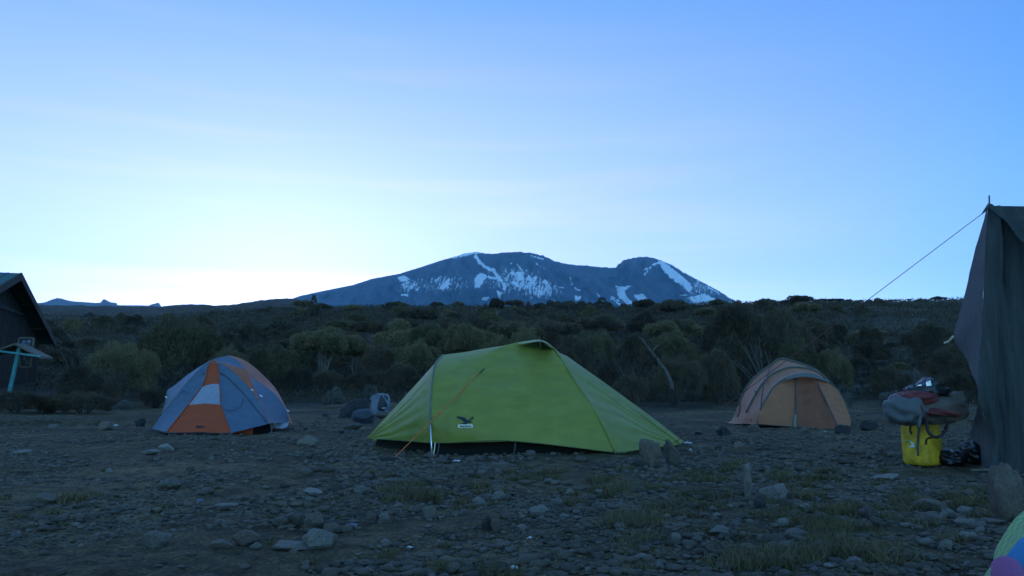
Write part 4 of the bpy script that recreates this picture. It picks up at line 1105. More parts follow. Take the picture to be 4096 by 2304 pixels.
def green_tent():
    T = (1466, 1752, 9.3); R = (2726, 1778, 9.35); a, b = at(*T), at(*R); top = (2158, 1361, 9.3)
    root = thing('hiking_tent', at(2080, 1778, 9.3) * np.array((1, 1, 0)), 'large lime green tunnel tent with bird emblem, nearest the camera', 'tent')
    cen = at(2080, 1640, 9.3)
    NG = 64
    H = cv([(1726, 1771, 8.35), (1721, 1713, 8.32), (1721, 1626, 8.4), (1729, 1517, 8.65), (1741, 1458, 8.95), (1772, 1420, 9.3)], NG)
    B = cv([(1800, 1771, 8.2), (1804, 1700, 8.2), (1818, 1610, 8.35), (1852, 1520, 8.6), (1915, 1443, 8.9), (1990, 1395, 9.1), (2070, 1369, 9.25), top], NG)
    Mi = cv([(2050, 1764, 8.08), (2056, 1650, 8.25), (2075, 1520, 8.65), (2105, 1420, 9.05), top], NG)
    A = cv([(2462, 1810, 8.2), (2411, 1702, 8.3), (2357, 1610, 8.5), (2302, 1528, 8.75), (2248, 1441, 9.0), (2212, 1390, 9.2), top], NG)
    Tc = np.repeat(at(*T)[None], NG, 0); Rc = np.repeat(at(*R)[None], NG, 0)
    q = at(1600, 1764, 8.9)
    mir = lambda C: mirror(C, a, b)
    o, V1, F1 = shell('vestibule_panel', [Tc, H], M['green'], root, 20, .03, cen, .016, 1, None, .012, 7)
    o, V2, F2 = shell('flysheet', [H, B, Mi, A], M['green'], root, 16, .012, cen, .020, 5, None, .006, 3)
    o, V3, F3 = shell('vestibule_panel', [A, Rc], M['green'], root, 22, .03, cen, .016, 9, None, .012, 6)
    shell('rear_fly', [mir(C) for C in (Tc, H, B, A, Rc)], M['green'], root, 8)
    bv = bvh_of((V1, F1), (V2, F2), (V3, F3))
    # folded edge of the far slope
    e0 = cv([(2225, 1405, 9.25), (2400, 1540, 9.3), (2560, 1655, 9.3), (2724, 1776, 9.3)]); e1 = cv([(2268, 1424, 9.5), (2420, 1532, 9.5), (2580, 1648, 9.45), (2734, 1764, 9.4)])
    shell('ridge_fold', [e0, e1], M['green_dk'], root, 3, wr=.006)
    # seams, hem cord, sleeve and pole
    for nm, C, r, mt in (('pole_sleeve', H[5:], .012, 'grey_sleeve'), ('arch_seam', A, .008, 'green')):
        MB().tube(C + np.array((0, -.006, 0)), r, 7).build(nm, M[mt], root)
    hem = np.vstack([resample([at(*T), H[0]], 8, False), B[:1], Mi[:1], resample([A[0], at(2570, 1806, 8.8), at(*R)], 8)])
    MB().tube(resample(hem, 60), .006, 6).build('hem_cord', M['vent'], root)
    g0 = at(1729, 1803, 8.2); g0[2] = gz(g0[0], g0[1])
    MB().tube([at(1722, 1700, 8.29), (at(1722, 1700, 8.29) + g0) / 2, g0 - np.array((0, 0, .04))], .0075, 8).build('pole', M['alu'], root)
    # webbing straps under the hem
    for px, py, d, l in [(1741, 1771, 8.25, 'y'), (1757, 1774, 8.25, 'g'), (2062, 1768, 8.1, 'g'), (2450, 1806, 8.2, 'o'), (2478, 1808, 8.25, 'g'), (2556, 1806, 8.7, 'o')]:
        p = at(px, py, d); e = p + np.array((-.02 if l != 'o' else .03, -.05, 0)); e[2] = gz(e[0], e[1])
        MB().tube([p, p * .5 + e * .5 + np.array((.004, 0, 0)), e], .006, 5).build('tie_strap', M[{'y': 'logo_pale', 'g': 'strap', 'o': 'red_cord'}[l]], root)
    # vent at the peak: dark mesh and the stiff hood over it
    decal('vent_mesh', [[(2092, 1385), (2125, 1371), (2158, 1364), (2188, 1374), (2208, 1397), (2170, 1397), (2130, 1393)]], bv, M['vent'], root, .012)
    u = cv([(2070, 1371, 9.22), (2110, 1363, 9.26), (2158, 1359, 9.28), (2190, 1370, 9.25), (2212, 1392, 9.2)], 16); l = cv([(2076, 1379, 9.12), (2118, 1371, 9.06), (2160, 1365, 9.04), (2188, 1375, 9.08), (2210, 1394, 9.14)], 16)
    shell('vent_hood', [u, l], M['green'], root, 4); MB().tube([at(2161, 1366, 9.05), at(2165, 1397, 9.1)], .012, 6).build('vent_strut', M['vent'], root)
    # black inner tent that also gives the darkness under the fly
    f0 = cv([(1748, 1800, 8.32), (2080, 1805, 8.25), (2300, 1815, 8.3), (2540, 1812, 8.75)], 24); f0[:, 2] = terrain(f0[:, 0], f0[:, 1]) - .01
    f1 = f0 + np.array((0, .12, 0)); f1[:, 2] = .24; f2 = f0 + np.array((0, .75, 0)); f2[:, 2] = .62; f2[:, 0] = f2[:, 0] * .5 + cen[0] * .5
    shell('inner_shade', [f0, f1, f2, mir(f1), mir(f0)], M['black_in_shade'], root, 3)
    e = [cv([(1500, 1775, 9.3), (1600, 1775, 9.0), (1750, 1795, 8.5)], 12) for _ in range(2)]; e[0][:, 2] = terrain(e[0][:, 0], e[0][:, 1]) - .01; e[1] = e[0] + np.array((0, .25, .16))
    shell('vestibule_shade', [e[0], e[1]], M['black_in_shade'], root, 2)  # black sheet put in as the shade under the left vestibule
    # emblem
    s = 220 / 2576; P = lambda L: [(1780 + x * s, 1620 + y * s) for x, y in L]
    bird = [(525, 560), (600, 545), (585, 505), (680, 538), (850, 562), (950, 600), (1010, 670), (1056, 728), (1110, 680), (1205, 638), (1232, 580), (1300, 545), (1322, 520), (1352, 615), (1280, 665), (1182, 702), (1172, 735), (1235, 768), (1272, 792), (1258, 822), (1210, 805), (1100, 842), (1005, 872), (985, 912), (850, 908), (735, 892), (732, 866), (860, 842), (940, 822), (872, 795), (810, 712), (700, 652), (560, 592)]
    lg = decal('emblem', [P(bird)], bv, M['logo_dark'], root, .010)
    bad = []
    for k in range(24):
        an = 2 * math.pi * k / 24; c = 1 if math.cos(an) > 0 else -1
        bad.append((955 + c * 280 + 78 * math.cos(an), 995 + 90 * math.sin(an) - 12 * (c > 0)))
    decal('badge', [P(bad)], bv, M['logo_pale'], lg, .009)
    (x0, y0), (x1, y1) = P([(680, 945), (1232, 1048)]); text_decal('lettering', 'SALEWA', x0, x1, y0, y1, bv, M['logo_dark'], lg, .013, .12, .02)
    # guy line with its adjuster
    p0 = project(bv, 1918, 1492, .02); g1 = on_ground(1570, 1838)
    r = MB().tube(resample([p0, p0 * .5 + g1 * .5 - np.array((0, 0, .006)), g1], 14), .0042, 6).build('guy_line', M['orange_cord'], root)
    pa = p0 * .5 + g1 * .5; MB().box(pa - np.array((0, 0, .004)), (.022, .02, .03)).build('adjuster', M['adjuster'], r)
    MB().tube([project(bv, 1938, 1472, .004), p0], .008, 6).build('guy_loop', M['vent'], r)
    return bv


green_tent()


def orange_tent():
    root = thing('dome_tent', at(890, 1722, 13.2) * np.array((1, 1, 0)), 'orange and grey-blue dome tent in front of the bushes at left', 'tent')
    cen = at(890, 1600, 13.3)
    ap = (850, 1440, 12.95)
    L = cv([(606, 1716, 12.85), (640, 1668, 12.8), (700, 1585, 12.8), (765, 1508, 12.85), (812, 1462, 12.9), ap][::-1])
    c1 = cv([ap, (834, 1462, 12.85), (818, 1528, 12.7), (790, 1570, 12.62), (751, 1622, 12.5), (665, 1731, 12.25)])
    c1b = cv([ap, (852, 1458, 12.85), (852, 1528, 12.68), (835, 1572, 12.58), (818, 1622, 12.46), (795, 1728, 12.2)])
    c2 = cv([ap, (872, 1462, 12.85), (878, 1530, 12.68), (882, 1572, 12.58), (886, 1625, 12.46), (925, 1733, 12.22)])
    k0 = cv([ap, (905, 1465, 12.85), (970, 1522, 12.75), (1020, 1582, 12.65), (1058, 1650, 12.55), (1078, 1694, 12.5)])
    k1 = cv([(855, 1440, 12.98), (930, 1462, 12.98), (985, 1485, 12.95), (1014, 1545, 12.8), (1046, 1620, 12.66), (1082, 1692, 12.56)])
    k2 = cv([(912, 1422, 13.3), (951, 1443, 13.28), (975, 1472, 13.15), (991, 1491, 13.1), (1022, 1520, 13.15), (1096, 1573, 13.25), (1144, 1640, 13.35), (1153, 1692, 13.4)])
    k3 = cv([(915, 1421, 13.4), (972, 1438, 13.5), (1033, 1482, 13.6), (1098, 1548, 13.7), (1137, 1616, 13.8), (1172, 1696, 13.9)])
    bk = [at(900, 1720, 14.8) * np.array((1, 1, 0))]
    k4 = np.repeat(k3[:1], 28, 0) * (1 - np.linspace(0, 1, 28)[:, None]) + np.linspace(0, 1, 28)[:, None] * np.array([bk[0]])
    k4[:, 2] = k3[:, 2]
    # left rear panel behind the front arch
    l2 = cv([(908, 1422, 13.3), (845, 1441, 13.35), (760, 1492, 13.4), (700, 1540, 13.5), (668, 1562, 13.6), (663, 1592, 13.7), (640, 1700, 13.8)])
    o, Va, Fa = shell('side_panel', [L, c1], M['o_blue'], root, 14, .03, cen, .012, 2, None, .015, 4)
    o, Vc, Fc = shell('side_panel', [c2, k0], M['o_blue'], root, 9, .03, cen, .012, 3)
    # vestibule: orange top, pale window, orange skirt
    V, F = loft([c1, c1b, c2], 8); n = 28; s = np.linspace(0, 1, n)
    py = lambda i: i
    cut1, cut2 = 10, 17
    for nm, lo, hi, mt, lab in (('vestibule_top', 0, cut1, 'o_orange', None), ('pale_window', cut1, cut2, 'o_pale', None), ('vestibule_skirt', cut2, n - 1, 'o_orange', None)):
        rows = len(V) // n; G = V.reshape(rows, n, 3)[:, lo:hi + 1].reshape(-1, 3); m = hi - lo + 1
        build(nm, G, [(i * m + j, i * m + j + 1, (i + 1) * m + j + 1, (i + 1) * m + j) for i in range(rows - 1) for j in range(m - 1)], M[mt], root)
    bv = bvh_of((V, F), (Vc, Fc), (Va, Fa))
    shell('roof_panel', [L[:26], l2[:26] if False else l2[:26]], M['o_blue'], root, 6, .01, cen)
    shell('orange_band', [k0, k1], M['o_band'], root, 4, wr=.008)
    o, Vb, Fb = shell('rear_panel', [k1, k2], M['o_blue'], root, 8, .015, cen, .01, 4)
    shell('orange_band', [k2, k3], M['o_band'], root, 4, wr=.008)
    shell('rear_panel', [k3, k4, l2], M['o_blue'], root, 6)
    for C in (c1, c2): MB().tube(C[2:] + np.array((0, -.01, 0)), .008, 6).build('orange_seam', M['o_orange'], root)
    for P in ([(600 + 830 * .2622, 1380 + 430 * .2622), (600 + 700 * .2622, 1380 + 500 * .2622), (600 + 500 * .2622, 1380 + 700 * .2622), (600 + 150 * .2622, 1380 + 1080 * .2622)],
              [(600 + 1075 * .2622, 1380 + 425 * .2622), (600 + 1200 * .2622, 1380 + 510 * .2622), (600 + 1400 * .2622, 1380 + 710 * .2622), (600 + 1600 * .2622, 1380 + 950 * .2622), (600 + 1790 * .2622, 1380 + 1190 * .2622)]):
        MB().tube(resample([project(bv, x, y, .012) for x, y in P], 24), .007, 5).build('pole_line', M['o_dark'], root)
    MB().tube(resample([project(bv, *p, .010) for p in [(975, 1592), (962, 1625), (930, 1643), (897, 1637)]], 16), .004, 4).build('door_zip', M['o_dark'], root)
    hem = [at(606, 1716, 12.85), at(665, 1731, 12.25), at(925, 1733, 12.22), at(1078, 1694, 12.5)]
    MB().tube(np.vstack([resample(hem[:2], 6, False), resample(hem[1:3], 8, False)]), .012, 6).build('hem_cord', M['o_dark'], root)
    text_decal('lettering', 'Marmot', 785, 818, 1699, 1711, bv, M['logo_dark'], root, .015, .1, .03)
    # guy loops that catch the light, corner webbing, things under the hem
    for px, py, d in [(666, 1590, 13.4), (1008, 1560, 12.7), (1044, 1584, 12.7), (1151, 1643, 13.3)]:
        MB().tube([at(px - 5, py - 3, d - .05), at(px + 5, py + 3, d - .07)], .012, 6).build('guy_loop', M['alu'], root)
    for px, py, d in [(1084, 1700, 12.5), (604, 1722, 12.8)]:
        p = at(px, py, d); e = at(px + (4 if px > 900 else -14), py + 24, d - .15); e[2] = gz(e[0], e[1]); MB().tube([at(px - 2, py - 10, d), p, e], .009, 6).build('corner_webbing', M['strap'], root)
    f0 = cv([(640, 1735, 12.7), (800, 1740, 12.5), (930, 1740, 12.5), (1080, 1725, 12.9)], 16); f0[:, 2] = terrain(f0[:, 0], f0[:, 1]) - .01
    f1 = f0 + np.array((0, .3, .30)); shell('inner_shade', [f0, f1], M['black_in_shade'], root, 3)  # black strip set back as the contact shade under the hem
    o0 = cv([(930, 1738, 12.45), (960, 1734, 12.5), (1010, 1726, 12.6)], 10); o1 = o0 + np.array((0, .05, .07)); o0[:, 2] = terrain(o0[:, 0], o0[:, 1]); shell('floor_edge', [o0, o1], M['o_orange'], root, 2)
    w0 = cv([(1100, 1712, 13.0), (1130, 1714, 13.1), (1150, 1706, 13.2)], 10); w1 = w0 + np.array((0, .1, .08)); shell('floor_edge', [w0, w1], M['o_pale'], root, 2, label='pale folded floor edge')


orange_tent()


def beige_tent():
    root = thing('dome_tent', at(3180, 1704, 15.3) * np.array((1, 1, 0)), 'beige dome tent with olive pole sleeves, farthest away on the right', 'tent')
    cen = at(3170, 1620, 15.3)
    C1 = cv([(3030, 1697, 14.65), (3037, 1652, 14.65), (3047, 1627, 14.67), (3090, 1556, 14.8), (3130, 1522, 14.9), (3178, 1498, 15.0), (3228, 1493, 15.0), (3275, 1505, 15.0), (3312, 1526, 14.95), (3345, 1556, 14.9), (3382, 1616, 14.75), (3403, 1680, 14.6), (3402, 1704, 14.55)], 48)
    C2 = cv([(2975, 1695, 15.4), (2986, 1650, 15.4), (3027, 1571, 15.5), (3064, 1519, 15.6), (3102, 1491, 15.65), (3158, 1472, 15.7), (3213, 1473, 15.7), (3262, 1486, 15.7), (3305, 1518, 15.6), (3345, 1566, 15.5), (3376, 1626, 15.4), (3390, 1695, 15.3)], 48)
    C3 = cv([(2934, 1696, 16.2), (2958, 1652, 16.2), (2963, 1597, 16.3), (3001, 1531, 16.4), (3040, 1492, 16.4), (3077, 1466, 16.4), (3117, 1438, 16.4), (3160, 1444, 16.4), (3228, 1466, 16.4), (3285, 1500, 16.4), (3330, 1570, 16.3), (3355, 1640, 16.2), (3365, 1690, 16.2)], 48)
    C4 = C3 * np.array((.8, 1, .0)) + np.array((.2 * cen[0], 1.3, .0))
    shell('canopy', [C3, C2, C1], M['b_tan'], root, 10, .035, cen, .010, 4)
    shell('rear_canopy', [C4, C3], M['b_tan'], root, 6)
    n = 24
    Lf = cv([(3032, 1697, 14.6), (3037, 1652, 14.62), (3047, 1627, 14.65), (3090, 1556, 14.78), (3130, 1524, 14.88), (3178, 1512, 14.92)], n)
    Z = cv([(3180, 1708, 14.32), (3181, 1620, 14.55), (3182, 1512, 14.9)], n)
    D = cv([(3358, 1722, 14.2), (3304, 1606, 14.55), (3280, 1555, 14.7), (3266, 1516, 14.88)], n)
    Rt = cv([(3402, 1704, 14.52), (3400, 1670, 14.57), (3382, 1618, 14.7), (3350, 1562, 14.85), (3314, 1530, 14.9)], n)
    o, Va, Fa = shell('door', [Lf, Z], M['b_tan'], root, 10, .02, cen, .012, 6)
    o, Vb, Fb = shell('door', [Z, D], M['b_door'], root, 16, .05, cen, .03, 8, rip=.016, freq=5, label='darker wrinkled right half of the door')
    shell('front_panel', [D, Rt], M['b_tan'], root, 8, .02, cen, .01, 7)
    for C, r, a_, b_ in ((C3, .026, 2, 44), (C2, .024, 3, 40), (C1[:20], .018, 4, 19), (C1[30:], .014, 0, 14)):
        MB().tube(C[a_:b_] + np.array((0, -.012, .006)), r, 8).build('pole_sleeve', M['b_olive'], root)
    u = cv([(3125, 1524, 14.9), (3160, 1503, 14.93), (3200, 1493, 14.96), (3228, 1491, 14.97), (3270, 1501, 14.95), (3314, 1524, 14.9)], 20)
    l = cv([(3126, 1528, 14.85), (3160, 1517, 14.80), (3200, 1508, 14.78), (3228, 1507, 14.78), (3270, 1515, 14.80), (3314, 1529, 14.84)], 20)
    shell('vent_hood', [u, l], M['b_olive'], root, 4)
    MB().tube(Z + np.array((0, -.015, 0)), .013, 6).build('zip', M['b_zip'], root)
    MB().tube(D + np.array((0, -.012, 0)), .010, 6).build('door_seam', M['b_zip'], root)
    MB().tube(cv([(3077, 1470, 16.2), (3064, 1516, 15.55), (3052, 1545, 15.2), (3040, 1640, 14.72), (3028, 1697, 14.62)], 20) + np.array((0, -.02, 0)), .011, 6).build('side_strap', M['b_zip'], root)
    MB().tube(cv([(3182, 1660, 14.42), (3178, 1690, 14.34), (3182, 1712, 14.28)], 8), .03, 6).build('rolled_flap', M['grey_sleeve'], root)
    hem = resample([at(3032, 1697, 14.6), at(3180, 1708, 14.32), at(3358, 1722, 14.2), at(3402, 1704, 14.52)], 30, False)
    MB().tube(hem, .009, 5).build('hem_cord', M['b_zip'], root)
    f0 = hem + np.array((0, .14, 0)); f0[:, 2] = terrain(f0[:, 0], f0[:, 1]) - .01; f1 = f0 + np.array((0, .35, .16)); shell('inner_shade', [f0, f1], M['black_in_shade'], root, 2)  # black strip stands for the shaded gap below the hem
    for px, py, d in [(3406, 1706, 14.5), (2972, 1698, 15.3), (3028, 1698, 14.6)]:
        p = at(px, py - 4, d); e = p + np.array((.1 if px > 3200 else -.06, -.12, 0)); e[2] = gz(e[0], e[1]); MB().tube([p, e], .008, 5).build('tie_strap', M['strap'], root)
    for px, py, d in [(3018, 1560, 15.3), (3356, 1664, 14.5)]:
        MB().tube([at(px, py, d), at(px + 6, py + 12, d)], .014, 6).build('guy_loop', M['film'], root)


beige_tent()


def canvas_tent():
    base = at(3965, 1880, 6.5) * np.array((1, 1, 0))
    root = thing('mess_tent', base, 'tall dark canvas tent with pointed corner cut off by the right edge', 'tent')
    n = 44
    E2 = cv([(3952, 826, 6.58), (3945, 930, 6.5), (3939, 1075, 6.45), (3931, 1230, 6.42), (3923, 1389, 6.42), (3911, 1547, 6.42), (3915, 1615, 6.45), (3950, 1690, 6.5), (3972, 1760, 6.5), (3962, 1890, 6.45)], n)
    E1 = cv([(3950, 828, 6.66), (3925, 920, 7.0), (3899, 1012, 7.3), (3878, 1095, 7.5), (3860, 1169, 7.7), (3838, 1255, 7.9), (3814, 1342, 8.1), (3840, 1395, 7.9), (3868, 1444, 7.6), (3896, 1515, 7.0), (3910, 1550, 6.6), (3913, 1615, 6.6), (3894, 1690, 6.9), (3868, 1775, 7.3), (3872, 1812, 7.4)], n)
    shell('side_flap', [E1, E1 * .5 + E2 * .5 + np.array((.03, .05, 0)), E2], M['canvas'], root, 6, wr=.015, seed=3)
    # pleated front wall, running out of the picture to the right
    m = 90; top0, top1 = at(3952, 824, 6.55), at(4700, 868, 5.9); rows = []
    t = np.linspace(0, 1, n); zt = E2[:, 2]
    for i in range(m):
        f = i / (m - 1); tp = top0 * (1 - f) + top1 * f; bt = np.array((E2[-1][0] + (top1[0] - top0[0]) * f + .05, E2[-1][1] + (top1[1] - top0[1]) * f, 0.0)); bt[2] = gz(bt[0], bt[1]) - .02
        line = tp * (1 - t)[:, None] + bt * t[:, None]
        w = math.exp(-f * 9); line = line * (1 - w) + E2 * w
        ph = f * 26 + .8 * math.sin(f * 17)
        fold = (.018 + .055 * t) * (np.sin(ph + 1.5 * t) + .6 * np.sin(ph * 2.3 + 4 * t) + .35 * np.sin(ph * 5.1 + 7 * t + np.sin(6 * t))) * (1 - w) + .012 * fbm(np.full(n, f * 14), t * 9, 3, 77) * (1 - w) + .05 * np.exp(-((f - .09 - .11 * t) / .02) ** 2) - .04 * np.exp(-((f - .13 - .05 * t) / .02) ** 2)
        line[:, 1] -= fold; rows.append(line)
    V = np.vstack(rows); F = [(i * n + j, i * n + j + 1, (i + 1) * n + j + 1, (i + 1) * n + j) for i in range(m - 1) for j in range(n - 1)]
    build('front_wall', V, F, M['canvas'], root)
    # roof sheet running back from the ridge edge and the far wall
    r1 = np.array([top0 * (1 - f) + top1 * f for f in np.linspace(0, 1, 20)]); back = r1 + np.array((2.6, 2.6, -.75)); bl = back.copy(); bl[:, 2] = 0
    shell('roof_sheet', [r1, back, bl], M['canvas'], root, 5)
    v0 = cv([(3956, 822, 6.52), (4096, 826, 6.34), (4400, 842, 6.0)], 24); v1 = cv([(3962, 832, 6.49), (4010, 875, 6.42), (4060, 925, 6.34), (4110, 980, 6.26), (4400, 1180, 5.9)], 24)
    shell('roof_edge', [v0, v1], M['canvas'], root, 8, wr=.02, seed=12)
    MB().tube([at(3957, 782, 6.6), at(3960, 1000, 6.6), np.array((at(3960, 1000, 6.6)[0] + .02, 6.7, 0.0))], .007, 8).build('pole', M['wood'], root)
    p = at(3954, 824, 6.56); mb = MB(); mb.tube([at(3928, 856, 6.5), at(3942, 840, 6.54), at(3958, 818, 6.58), at(3972, 822, 6.55)], [.004, .012, .016, .008], 8); mb.build('corner_knot', M['canvas'], root)
    e = at(2598, 1797, 7.15); e[2] = gz(e[0], e[1]) + .03; s = at(3929, 855, 6.5)
    MB().tube(resample([s, s * .5 + e * .5 - np.array((0, 0, .012)), e], 30), .0034, 6).build('guy_rope', M['red_cord'], root)
    q = at(3812, 1346, 8.1); MB().tube([q, at(3796, 1366, 8.2), at(3780, 1372, 8.4)], .012, 6).build('flap_tie', M['logo_pale'], root, )


canvas_tent()


def blob(c, r, seed=0, wr=.06, e=2.4, rot=None, nu=36, nv=24):
    """soft stuffed shape: super-ellipsoid with creases"""
    u = np.linspace(0, 2 * math.pi, nu, endpoint=False); v = np.linspace(-math.pi / 2, math.pi / 2, nv); U, Vv = np.meshgrid(u, v)
    f = lambda w: np.sign(w) * np.abs(w) ** (2 / e)
    X, Y, Z = f(np.cos(Vv)) * f(np.cos(U)), f(np.cos(Vv)) * f(np.sin(U)), f(np.sin(Vv))
    k = 1 + wr * fbm(X * 1.7 + Z + seed, Y * 1.7 - Z * 1.3 + seed, 4, seed % 23)
    P = np.stack([X * k * r[0], Y * k * r[1], Z * k * r[2]], -1).reshape(-1, 3)
    if rot is not None: P = P @ np.array(rot.to_3x3()).T
    F = [(i * nu + j, i * nu + (j + 1) % nu, (i + 1) * nu + (j + 1) % nu, (i + 1) * nu + j) for i in range(nv - 1) for j in range(nu)]
    return P + np.array(c), F


def jerrycan_stack():
    c = on_ground(3727, 1868); c = c + np.array((0, .14, 0)); w, h = .130, .205
    root = thing('jerrycan', c, 'yellow plastic jerrycan under the red and grey bundle', 'can')
    rz = Matrix.Rotation(math.radians(33), 4, 'Z')
    V, F = blob((0, 0, h), (w, w * .95, h), 3, .012, 7.0, None, 48, 30); V[:, :2] *= 1 - .015 * (V[:, 2:3] / (2 * h))
    V = V @ np.array(rz.to_3x3()).T + c
    build('body', V, F, M['yellow'], root)
    cr = Vector((-w * .98, -w * .93, 0)); cr = np.array(rz @ cr)
    bv = bvh_of((V, F))
    P = [project(bv, x, y, .008) for x, y in [(3682, 1672), (3676, 1712), (3671, 1770), (3672, 1820), (3674, 1866)]]
    mb = MB()
    for i, (p, ww) in enumerate(zip(P, (.006, .008, .004, .008, .016))): pass
    R_ = [.010, .010, .004, .008, .020]; mb.tube(resample(P, 20), np.interp(np.linspace(0, 1, 20), np.linspace(0, 1, 5), R_), 6); mb.build('corner_strap', M['strap'], root)
    for nm, L, r in (('strap', [(3644, 1690), (3640, 1720), (3646, 1736)], .008), ('strap', [(3704, 1690), (3712, 1720), (3728, 1748), (3718, 1752), (3706, 1758), (3705, 1778)], .008)):
        MB().tube(resample([project(bv, x, y, .01) for x, y in L], 16), r, 6).build(nm, M['strap_dark'], root)
    sw = lambda L: [(3500 + x * .29, 1480 + y * .29) for x, y in L]
    decal('mark', [sw([(395, 975), (440, 962), (490, 975), (530, 1005), (560, 1062), (520, 1070), (450, 1055), (500, 1045), (500, 1010), (460, 985)])], bv, M['white_mark'], root, .008)
    decal('mark', [sw([(395, 978), (440, 966), (488, 978), (500, 992), (450, 985)])], bv, M['green_mark'], root, .012)
    # the bundle: a stuffed backpack lying on its side
    k = 6.75 / FPX; cz = at(3700, 1640, 6.75)
    b = thing('backpack', at(3700, 1698, 6.75), 'red and grey backpack lying on its side on the yellow can', 'backpack')
    tilt = Matrix.Rotation(math.radians(3), 4, 'Y')
    build('body', *blob(at(3735, 1637, 6.78), (104 * k, .17, 56 * k), 11, .20, 2.5, tilt), M['pack_tan'], b)
    build('end_pocket', *blob(at(3618, 1642, 6.72), (74 * k, .17, 58 * k), 14, .20, 2.4, Matrix.Rotation(math.radians(-6), 4, 'Y')), M['pack_grey'], b)
    build('red_lid', *blob(at(3662, 1594, 6.73), (86 * k, .14, 32 * k), 17, .20, 2.3, Matrix.Rotation(math.radians(-5), 4, 'Y')), M['pack_red'], b)
    build('red_band', *blob(at(3756, 1650, 6.68), (80 * k, .145, 16 * k), 19, .22, 2.4, Matrix.Rotation(math.radians(5), 4, 'Y')), M['pack_red'], b)
    build('side_pocket', *blob(at(3812, 1612, 6.78), (40 * k, .13, 42 * k), 23, .24, 2.3), M['pack_tan'], b)
    build('red_end', *blob(at(3822, 1652, 6.78), (26 * k, .10, 24 * k), 29, .12, 2.4), M['pack_red'], b)
    build('seam', *tube(cv([(3662, 1594, 6.62), (3682, 1620, 6.57), (3692, 1655, 6.57), (3690, 1684, 6.62)], 14), .008, 6), M['pack_red'], b)
    MB().tube(cv([(3706, 1680, 6.58), (3712, 1724, 6.5), (3740, 1749, 6.5), (3772, 1736, 6.6), (3790, 1700, 6.66)], 24), .013, 7).build('shoulder_strap', M['strap_dark'], b)
    MB().tube(cv([(3682, 1664, 6.54), (3678, 1690, 6.5), (3674, 1712, 6.5)], 8), .014, 6).build('hanging_strap', M['strap'], b)
    MB().tube(cv([(3780, 1690, 6.6), (3790, 1712, 6.6), (3772, 1728, 6.6)], 8), .009, 6).build('buckle_strap', M['strap_dark'], b)
    build('dark_end', *blob(at(3590, 1600, 6.85), (34 * k, .09, 24 * k), 31, .15, 2.4, Matrix.Rotation(math.radians(-25), 4, 'Y')), M['black_plastic'], b)
    s = thing('plastic_bag', at(3720, 1582, 6.75), 'shiny black plastic bag on top of the red and grey backpack', 'bag')
    P, F = blob(at(3712, 1562, 6.75), (72 * k, .12, 31 * k), 37, .26, 2.2)
    q = at(3722, 1524, 6.72); dd = np.exp(-((P[:, 0] - q[0]) / .045) ** 2); P[:, 2] += dd * .045 * (P[:, 2] > at(3715, 1566, 6.75)[2])
    build('bag_body', P, F, M['black_plastic'], s); build('bag_body', *blob(at(3650, 1562, 6.75), (32 * k, .09, 16 * k), 41, .2, 2.2), M['black_plastic'], s)
    bv = bvh_of((P, F)); cp = lambda L: [(3500 + x * .29, 1480 + y * .29) for x, y in L]
    z = project(bv, 3715, 1560, .0)
    y0 = z[1] - .012
    for L in (cp([(705, 165), (765, 142), (780, 215), (708, 222)]), cp([(556, 224), (636, 190), (640, 218)])): MB().add([at(x, y, y0) for x, y in L], [tuple(range(len(L)))]).add([at(x, y, y0 + .05) for x, y in L], [tuple(range(len(L)))]).build('shiny_panel', M['foil'], s, smooth=False)
    for i, (px, py, w_, h_, lab) in enumerate([(3835, 1868, 96, 62, 'black heap of bags on the ground beside the yellow can'), (3925, 1862, 90, 84, 'black bulging bag tucked against the canvas tent')]):
        bb = on_ground(px, py); kk = bb[1] / FPX; P, F = blob(bb + np.array((0, .1, h_ / 2 * kk)), (w_ / 2 * kk, .12, h_ / 2 * kk), 50 + i * 7, .3, 2.2); o = build('black_bag', P, F, M['black_plastic']); tag(recentre(o, bb), lab, 'bag')
    bb = on_ground(3955, 1840); kk = bb[1] / FPX; P, F = blob(bb + np.array((0, .05, .10)), (34 * kk, .08, 14 * kk), 71, .3, 2.2); o = build('bag_highlight', P, F, M['pack_grey']); tag(recentre(o, bb), 'grey crumpled highlight on top of the black bag by the canvas', 'cloth')  # grey lump added as the highlight on the black bag
    p0 = on_ground(3880, 1880); p1 = on_ground(3992, 1882); o = MB().tube(resample([p0 + np.array((0, 0, .012)), (p0 + p1) / 2 + np.array((0, -.03, .016)), p1 + np.array((0, 0, .012))], 12), .012, 6).build('stick', M['wood']); tag(recentre(o, p0), 'thin dark stick lying in front of the black bags', 'stick')


jerrycan_stack()


